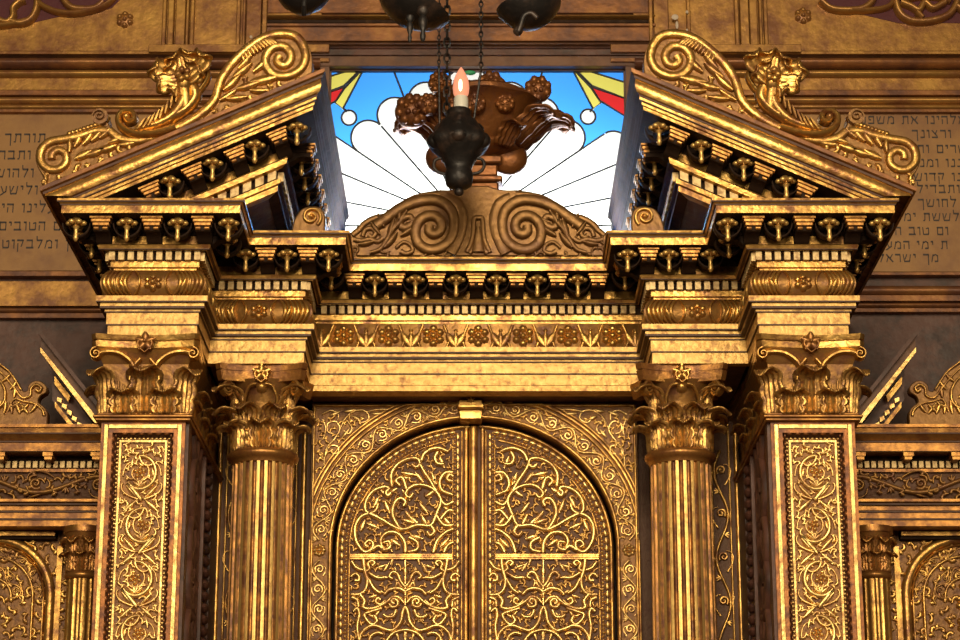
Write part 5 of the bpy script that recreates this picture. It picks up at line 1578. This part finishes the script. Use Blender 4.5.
lettering('inscription', 'painted Hebrew lettering on the wooden board left of the pediments',
          [('תורתך', 'RIGHT', 48, 138), ('ותבר', 'RIGHT', 33, 155), ('ולהוש', 'RIGHT', 36, 173), ('ולישע', 'RIGHT', 40, 190),
           ('עלינו היו', 'RIGHT', 57, 208), ('ם הטובים', 'RIGHT', 63, 226), ('ן ומלבקוט', 'RIGHT', 71, 244)], (30, 270), 9.0)
lettering('inscription', 'painted Hebrew lettering on the wooden board right of the pediments',
          [('אלהינו את משפט', 'LEFT', 859, 120), ('ורצונך', 'LEFT', 912, 134), ('ישרים ות', 'LEFT', 917, 149), ('ננו ומנ', 'LEFT', 920, 163), ('נו קדוש', 'LEFT', 914, 177), ('ותבדיל', 'LEFT', 917, 189),
           ('לחושך', 'LEFT', 918, 203), ('לששת ימ', 'LEFT', 904, 217), ('ום טוב ה', 'LEFT', 895, 231), ('ת ימי המע', 'LEFT', 886, 245), ('מך ישראל', 'LEFT', 878, 258)], (920, 270), 8.3)


# ------------------------------------------------------------------ stained glass window
def window():
    Y = 1.66
    w = bpy.data.objects.new('window_1', None); COL.objects.link(w); w['kind'] = 'structure'
    w.location = (0, Y, WZ0); OFF[w] = (0, Y, WZ0)
    T = lambda px, py: (lambda p: (p[0], p[2]))(at(px, py, Y))
    C = (468, 226)
    # petals in pixel polar coordinates about C; angle from +x, up positive
    bnd = [-6, 0, 11, 22.5, 34, 49, 64, 79, 101, 116, 131, 146, 157.5, 169, 180, 186]
    lines = list(zip(bnd[:-1], bnd[1:])); RK = 133
    def rk(a0, a1): return 133 if abs((a0 + a1) / 2 - 90) < 50 else 165
    circ = [(349, 118, 7.5), (588, 117, 7.5)]
    star = [[(360, 70), (338, 103), (344, 108), (349, 108)], [(358, 68), (330, 80), (326, 92), (336, 86)]]
    def petal(px, py):
        dx, dy = px - C[0], C[1] - py; r = hypot(dx, dy); a = math.degrees(atan2(dy, dx))
        if a < -90: a += 360
        for k, (a0, a1) in enumerate(lines):
            if a0 <= a < a1:
                am = math.radians((a0 + a1) / 2); ha = math.radians((a1 - a0) / 2)
                Rk = rk(a0, a1)
                rr = Rk * sin(ha)
                cx, cy = C[0] + Rk * cos(am) * 1.0, C[1] - Rk * sin(am)
                if r <= Rk * cos(ha) or hypot(px - cx, py - cy) <= rr: return k, (cx, cy, rr, am, ha, Rk)
        return None
    def inpoly(p, poly):
        c = False; n = len(poly); j = n - 1
        for i in range(n):
            xi, yi = poly[i]; xj, yj = poly[j]
            if (yi > p[1]) != (yj > p[1]) and p[0] < (xj - xi) * (p[1] - yi) / (yj - yi) + xi: c = not c
            j = i
        return c
    mirr = lambda P: [(936 - x, y) for x, y in P]
    YELS = [[(365, 67), (343, 109), (335, 103), (345, 88)], [(364, 66), (310, 83), (310, 99), (344, 86)]]
    REDS = [[(345, 87), (336, 101), (310, 117), (310, 99)]]
    YELS += [mirr(p) for p in YELS]; REDS += [mirr(p) for p in REDS]
    b = MB(); st = 1.5
    y = 60.0
    while y < 262:
        x = 318.0
        while x < 640:
            m = (x + st / 2, y + st / 2); k = 0
            if petal(*m): k = 1
            for cx, cy, rr in circ:
                if hypot(m[0] - cx, m[1] - cy) < rr: k = 1
            for p in YELS:
                if inpoly(m, p): k = 2
            for p in REDS:
                if inpoly(m, p): k = 3
            b.cm = k
            q = [T(x, y + st), T(x + st, y + st), T(x + st, y), T(x, y)]
            if q[0][0] > WXL - 0.02 and q[1][0] < WXR + 0.02 and q[0][1] > WZ0 - 0.01 and q[2][1] < WZ1 + 0.02:
                b.add([(u, Y, v) for u, v in q], [(0, 1, 2, 3)])
            x += st
        y += st
    b.build('glass_panes', [G_BLUE, G_WHITE, G_YEL, G_RED, G_PALE], w, smooth=False)
    L = MB()
    def came(P, r=0.0052):
        L.tube([(q[0], Y - 0.004, q[1]) for q in (T(*p) for p in P)], r, 6)
    for k, (a0, a1) in enumerate(lines):
        am = math.radians((a0 + a1) / 2); ha = math.radians((a1 - a0) / 2)
        Rk = rk(a0, a1); rr = Rk * sin(ha)
        cx, cy = C[0] + Rk * cos(am), C[1] - Rk * sin(am)
        arc = [(cx + rr * cos(t), cy - rr * sin(t)) for t in [am - pi / 2 + pi * q / 16 for q in range(17)]]
        came(arc)
        for aa in (a0, a1):
            t = math.radians(aa); came([(C[0] + 12 * cos(t), C[1] - 12 * sin(t)), (C[0] + Rk * cos(ha) * cos(t), C[1] - Rk * cos(ha) * sin(t))], 0.0044)
    for cx, cy, rr in circ: came([(cx + rr * cos(t * pi / 9), cy + rr * sin(t * pi / 9)) for t in range(19)])
    for P in YELS + REDS: came(P + [P[0]])
    for p in ([(391, 64), (405, 100)], [(545, 64), (533, 100)], [(343, 108), (347, 112)], [(593, 108), (590, 112)]): came(p)
    L.build('lead_cames', LEAD, w)
    f = MB()
    for x0, x1, z0, z1 in ((WXL - .01, WXL + .022, WZ0, WZ1), (WXR - .022, WXR + .01, WZ0, WZ1), (WXL, WXR, WZ1 - 0.014, WZ1 + .01)): f.box(x0, x1, Y - 0.025, Y + 0.02, z0, z1)
    f.build('window_frame', WOOD, w)


window()


# ------------------------------------------------------------------ carved crown on top of the crest
def crown():
    Yc = 0.80; cx = at(483, 130, Yc)[0]
    zb = zr(196, 0.66)
    r = thing('crown_ornament', 'brown gilded carved crown with leaves and knobs, in front of the stained glass', 'crown', (cx, Yc, zb))
    z = lambda row: zr(row, Yc)
    b = MB()
    for w, r0, r1 in ((0.070, 199, 186), (0.088, 186, 180), (0.066, 180, 168), (0.086, 168, 160), (0.070, 160, 148)):
        b.box(cx - w, cx + w, Yc - w * 0.8, Yc + w * .8, z(r0), z(r1))
    f = front(Yc - 0.056)
    b.build('stem', CROWN, r, bevel=0.008)
    b = MB()
    zb1, zb2 = z(153), z(110)
    prof = [(0.05, zb1 - 0.03), (0.12, zb1 - 0.02), (0.165, zb1), (0.17, zb1 + 0.012), (0.165, zb1 + 0.022), (0.19, zb1 + 0.05), (0.225, zb2 - 0.05), (0.265, zb2 - 0.01), (0.285, zb2), (0.27, zb2 + 0.012), (0.25, zb2)]
    b.lathe([(p, q) for p, q in prof], (cx, Yc, 0), 48, lambda a, q: 1 + 0.025 * cos(8 * a))
    b.build('band', CROWN, r)
    def lumps(mb, px, row, yo, rad, seed):
        rn = random.Random(seed); p = at(px, row, Yc + yo)
        mb.blob(p, (rad, rad * 0.85, rad), 14, 9)
        for q in range(8):
            t = q * pi / 4 + rn.random() * .5; mb.blob((p[0] + cos(t) * rad * .72, p[1] - rad * 0.45, p[2] + sin(t) * rad * .68), (rad * .30, rad * .26, rad * .34), 8, 5)
        for q in range(5):
            t = q * pi * .4 + .3; mb.blob((p[0] + cos(t) * rad * .33, p[1] - rad * .78, p[2] + sin(t) * rad * .33), rad * .19, 7, 5)
    k_ = MB()
    for i, (px, row, yo, rad) in enumerate(((412, 112, -0.16, 0.078), (440, 84, 0.10, 0.056), (462, 88, 0.20, 0.05), (491, 86, -0.12, 0.064), (517, 99, -0.05, 0.040), (538, 90, -0.05, 0.062), (428, 105, -0.22, 0.05), (505, 104, -0.2, 0.045), (475, 104, -0.24, 0.05), (452, 108, -0.25, 0.045))):
        kk_ = MB(); lumps(kk_, px, row, yo, rad, i); kk_.build('flower_knob', CROWN, r)
    k_.blob((cx, Yc, zb2 + 0.03), (0.24, 0.24, 0.07), 18, 7)
    k_.build('crown_top', CROWN, r)
    lf = acanthus(0.22, 0.16, 0.075, 0.55)
    LB = Bank(lambda: lf.build('acanthus_leaf', CROWN, solid=0.010, sub=1))
    for a, zz, sc in ((-1.45, z(152), 1.15), (-1.05, z(150), 1.0), (1.5, z(150), 1.2), (1.05, z(148), 1.05), (1.95, z(138), 1.25), (-1.95, z(140), 1.2), (2.6, z(140), .9), (-2.6, z(140), .9), (-0.6, z(156), .7), (0.6, z(156), .7)):
        LB.put(r, (cx + 0.155 * sin(a), Yc - 0.155 * cos(a), zz), a, sc=(sc * 1.1, sc * 1.1, sc * .8))
    for sx, px in ((-1, 444), (1, 509)):
        d = MB(); p = at(px, 158, Yc); d.blob(p, (0.085, 0.05, 0.082), 16, 10); d.build('lower_lobe', CROWN, r)


crown()


# ------------------------------------------------------------------ hanging lamp with flame bulb
def hanging_lamp():
    Yl = 0.05; cx = at(459, 150, Yl)[0]; z = lambda row: zr(row, Yl); u = 0.0042
    r = thing('hanging_lamp', 'dark metal hanging lamp with a lit orange flame bulb, in front of the crown', 'lamp', (cx, Yl, z(195)))
    b = MB()
    b.lathe([(0.002, z(196)), (3.5 * u, z(195)), (5 * u, z(192)), (4 * u, z(189.5)), (9 * u, z(188)), (13 * u, z(185)), (14.2 * u, z(179)), (13.8 * u, z(173)), (12.5 * u, z(170)), (13.5 * u, z(167)), (15 * u, z(163)), (20 * u, z(156)), (27 * u, z(149)),
             (30 * u, z(143)), (29 * u, z(138)), (25 * u, z(133)), (22 * u, z(128)), (19 * u, z(123)), (13.5 * u, z(119)), (12 * u, z(115)), (12.5 * u, z(112)), (11 * u, z(110)), (6 * u, z(110))], (cx, Yl, 0), 36,
            lambda a, q: 1 + (0.045 * cos(7 * a) if z(160) < q < z(122) else 0))
    b.build('body', IRON, r)
    for a in (-1.3, 1.25, 0.0):
        b = MB(); x, y = cx + 24 * u * sin(a), Yl - 24 * u * cos(a)
        b.blob((x, y, z(143)), (0.038, 0.034, 0.036), 10, 7); b.blob((x * 0.8 + cx * .2, y * .8 + Yl * .2, z(133)), (0.030, 0.028, 0.034), 9, 6)
        b.build('side_burner', IRON, r)
    for a in (-1.57, 1.57):
        b = MB()
        P = [(cx + q * sin(a), Yl, zz) for q, zz in ((17 * u, z(158)), (23.5 * u, z(160)), (25 * u, z(166)), (21 * u, z(172)), (13 * u, z(174)))]
        b.tube(spline(P, 5), 0.007, 7); b.build('handle', IRON, r)
    cb = at(461, 100, Yl)[0]
    b = MB(); b.lathe([(7.2 * u, z(113)), (7.4 * u, z(101)), (6.6 * u, z(97))], (cb, Yl, 0), 16); b.build('bulb_socket', WHITE, r)
    b = MB(); b.lathe([(5.5 * u, z(98)), (7.6 * u, z(94)), (8.4 * u, z(88)), (7.4 * u, z(80)), (4.8 * u, z(74)), (1.8 * u, z(69)), (0.2 * u, z(67))], (cb, Yl, 0), 20); bl = b.build('flame_bulb', FLAME, r)
    b = MB(); b.blob((cb - 0.002, Yl - 6.8 * u, z(88)), (2.4 * u, 2.2 * u, 7 * u), 10, 8); b.build('glowing_filament', FLAMEC, bl)
    b = MB(); b.blob((cb + 9 * u, Yl + 0.02, z(71)), (6 * u, 3 * u, 2.6 * u), 9, 6); b.build('green_tip', GREEN, r)
    # chains
    def chain(px, row0, lr, name, spine=True):
        m = MB(); x = at(px, 50, Yl)[0]; zz = z(row0); i = 0
        while zz < 7.6:
            c = []
            for k in range(9):
                t = 2 * pi * k / 8; a, q = lr * 0.55 * cos(t), lr * sin(t)
                c.append((x + (a if i % 2 else 0), Yl + (0 if i % 2 else a), zz + q))
            m.tube(c, lr * 0.24, 5); zz += lr * 1.55; i += 1
        m.build(name, IRON, r)
    chain(447, 116, 0.024, 'chain'); chain(481, 70, 0.015, 'chain'); chain(439, 66, 0.012, 'chain')
    m = MB(); x = at(481, 90, Yl)[0]; m.tube([(x, Yl, z(70)), (x - 0.03, Yl, z(120))], 0.005, 6); m.tube([(at(439, 60, Yl)[0], Yl, z(66)), (at(440, 60, Yl)[0], Yl, z(128))], 0.005, 6); m.build('hanging_rod', IRON, r)
    m = MB(); m.box(cx - 0.2, cx + 0.2, Yl - 0.1, Yl + 0.1, 7.58, 7.62); m.build('ceiling_plate', IRON, r)


hanging_lamp()


def chandelier():
    Y0 = -1.3
    D = [(303, -1, 29, 0.0), (410, 11, 40, 0.42), (530, 14, 33, -0.15)]
    hx = at(415, -120, Y0)[0]; hz = zr(-150, Y0); hy = Y0 - 0.15
    r = thing('chandelier', 'blackened metal chandelier whose drip bowls dip into the top of the photo', 'chandelier', (hx, hy, hz))
    hub = MB(); hub.lathe([(0.02, hz - 0.18), (0.06, hz - 0.12), (0.09, hz - 0.04), (0.05, hz + 0.04), (0.03, hz + 0.2), (0.02, 7.6)], (hx, hy, 0), 20)
    for px, row, rad, tilt in D:
        c = at(px, row, Y0); R = rad * 0.00355
        hub.tube(spline([(hx, hy, hz), ((hx + c[0]) / 2, (hy + c[1]) / 2, hz - 0.14), (c[0], c[1] + 0.02, c[2] + 0.16), (c[0], c[1], c[2] + 0.01)], 6), 0.014, 8)
    hub.build('stem_and_arms', IRON, r)
    for i, (px, row, rad, tilt) in enumerate(D):
        c = at(px, row, Y0); R = rad * 0.00362
        b = MB()
        prof = [(0.01, -0.055), (R * 0.35, -0.050), (R * 0.7, -0.025), (R * 0.95, 0.012), (R, 0.03), (R * 0.94, 0.03), (R * 0.6, -0.008), (R * 0.3, -0.025), (0.008, -0.03)]
        b.lathe(prof, (0, 0, 0), 32)
        b.v = [(x * cos(tilt) + zz * sin(tilt) + c[0], y + c[1], -x * sin(tilt) + zz * cos(tilt) + c[2]) for x, y, zz in b.v]
        bw = b.build('drip_bowl', IRON, r)
        b = MB()
        if i == 1:
            for qx, r0, r1, w in ((423, 8, 42, 5.0), (410, 16, 43, 3.6)):
                p = at(qx, r0, Y0 - 0.14); w *= 0.0036; h = zr(r0, Y0 - .14) - zr(r1, Y0 - .14)
                b.lathe([(0.002, -h), (w * .5, -h * .93), (w * .6, -h * .8), (w * .35, -h * .7), (w * .8, -h * .55), (w, -h * .35), (w * .6, -h * .25), (w * 1.3, -h * .12), (w * 1.1, 0)], p, 14)
        elif i == 0:
            P = [at(305, -4, Y0 - .12), at(304, 6, Y0 - .13), at(304, 15, Y0 - .1)]; b.tube(P, 0.009, 8)
        else:
            P = [at(px_, rw, Y0 - .14) for px_, rw in ((537, 18), (531, 13), (524, 16), (521, 25), (518, 32))]; b.tube(spline(P, 4), [0.010] * 17, 8)
            b.blob(at(518, 31, Y0 - .13), 0.018, 8, 6)
        b.build('pendant_knob', IRON, bw)


chandelier()

b = MB(); b.box(-4.2, 4.2, -1.9, 1.8, 7.6, 7.7); struct('ceiling', b, WOODB, smooth=False)

# ------------------------------------------------------------------ camera
cam = bpy.data.cameras.new('camera'); co = bpy.data.objects.new('camera', cam); COL.objects.link(co)
co.location = (CX, CY, CZ); co.rotation_euler = (pi / 2 + PITCH, 0, 0)
cam.sensor_width = 36; cam.lens = 36 * F / 960; cam.clip_end = 100
SC.camera = co


# ------------------------------------------------------------------ light
def area(name, loc, target, size, energy, col, size_y=None):
    l = bpy.data.lights.new(name, 'AREA'); l.energy = energy; l.color = col; l.size = size
    if size_y: l.shape = 'RECTANGLE'; l.size_y = size_y
    o = bpy.data.objects.new(name, l); COL.objects.link(o); o.location = loc
    d = [target[k] - loc[k] for k in range(3)]
    o.rotation_euler = (atan2(hypot(d[0], d[1]), -d[2]), 0, atan2(d[1], d[0]) - pi / 2) if False else (math.acos(-d[2] / sqrt(sum(q * q for q in d))), 0, atan2(d[1], d[0]) - pi / 2)
    return o


area('unseen_hall_light', (0.0, -10.2, 6.1), (0, 0.3, 4.3), 2.0, 560, (1.0, 0.84, 0.57), 3.8)  # added tall light behind the camera, for reflections in the flat gilding
area('unseen_hall_light', (0.0, -7.0, 7.4), (0, 0.3, 4.2), 1.0, 100, (1.0, 0.85, 0.60), 0.6)
area('unseen_hall_light', (-4.6, -8.0, 5.2), (0, 0.3, 4.2), 2.0, 150, (1.0, 0.82, 0.55), 3.0)  # added unseen side light, widens reflections on the rounded carving
area('unseen_hall_light', (4.6, -8.0, 5.2), (0, 0.3, 4.2), 2.0, 150, (1.0, 0.82, 0.55), 3.0)  # matching added side light on the right
area('daylight', (0, 2.10, 4.78), (0, 1.66, 5.10), 1.5, 108, (0.95, 0.98, 1.0), 0.25)

w = bpy.data.worlds.new('World'); SC.world = w; w.use_nodes = True
w.node_tree.nodes['Background'].inputs[0].default_value = (1.0, 0.72, 0.42, 1); w.node_tree.nodes['Background'].inputs[1].default_value = 0.035

SC.view_settings.view_transform = 'Standard'; SC.view_settings.look = 'None'
SC.view_settings.exposure = 0.0; SC.view_settings.gamma = 1.0; SC.view_settings.use_curve_mapping = False
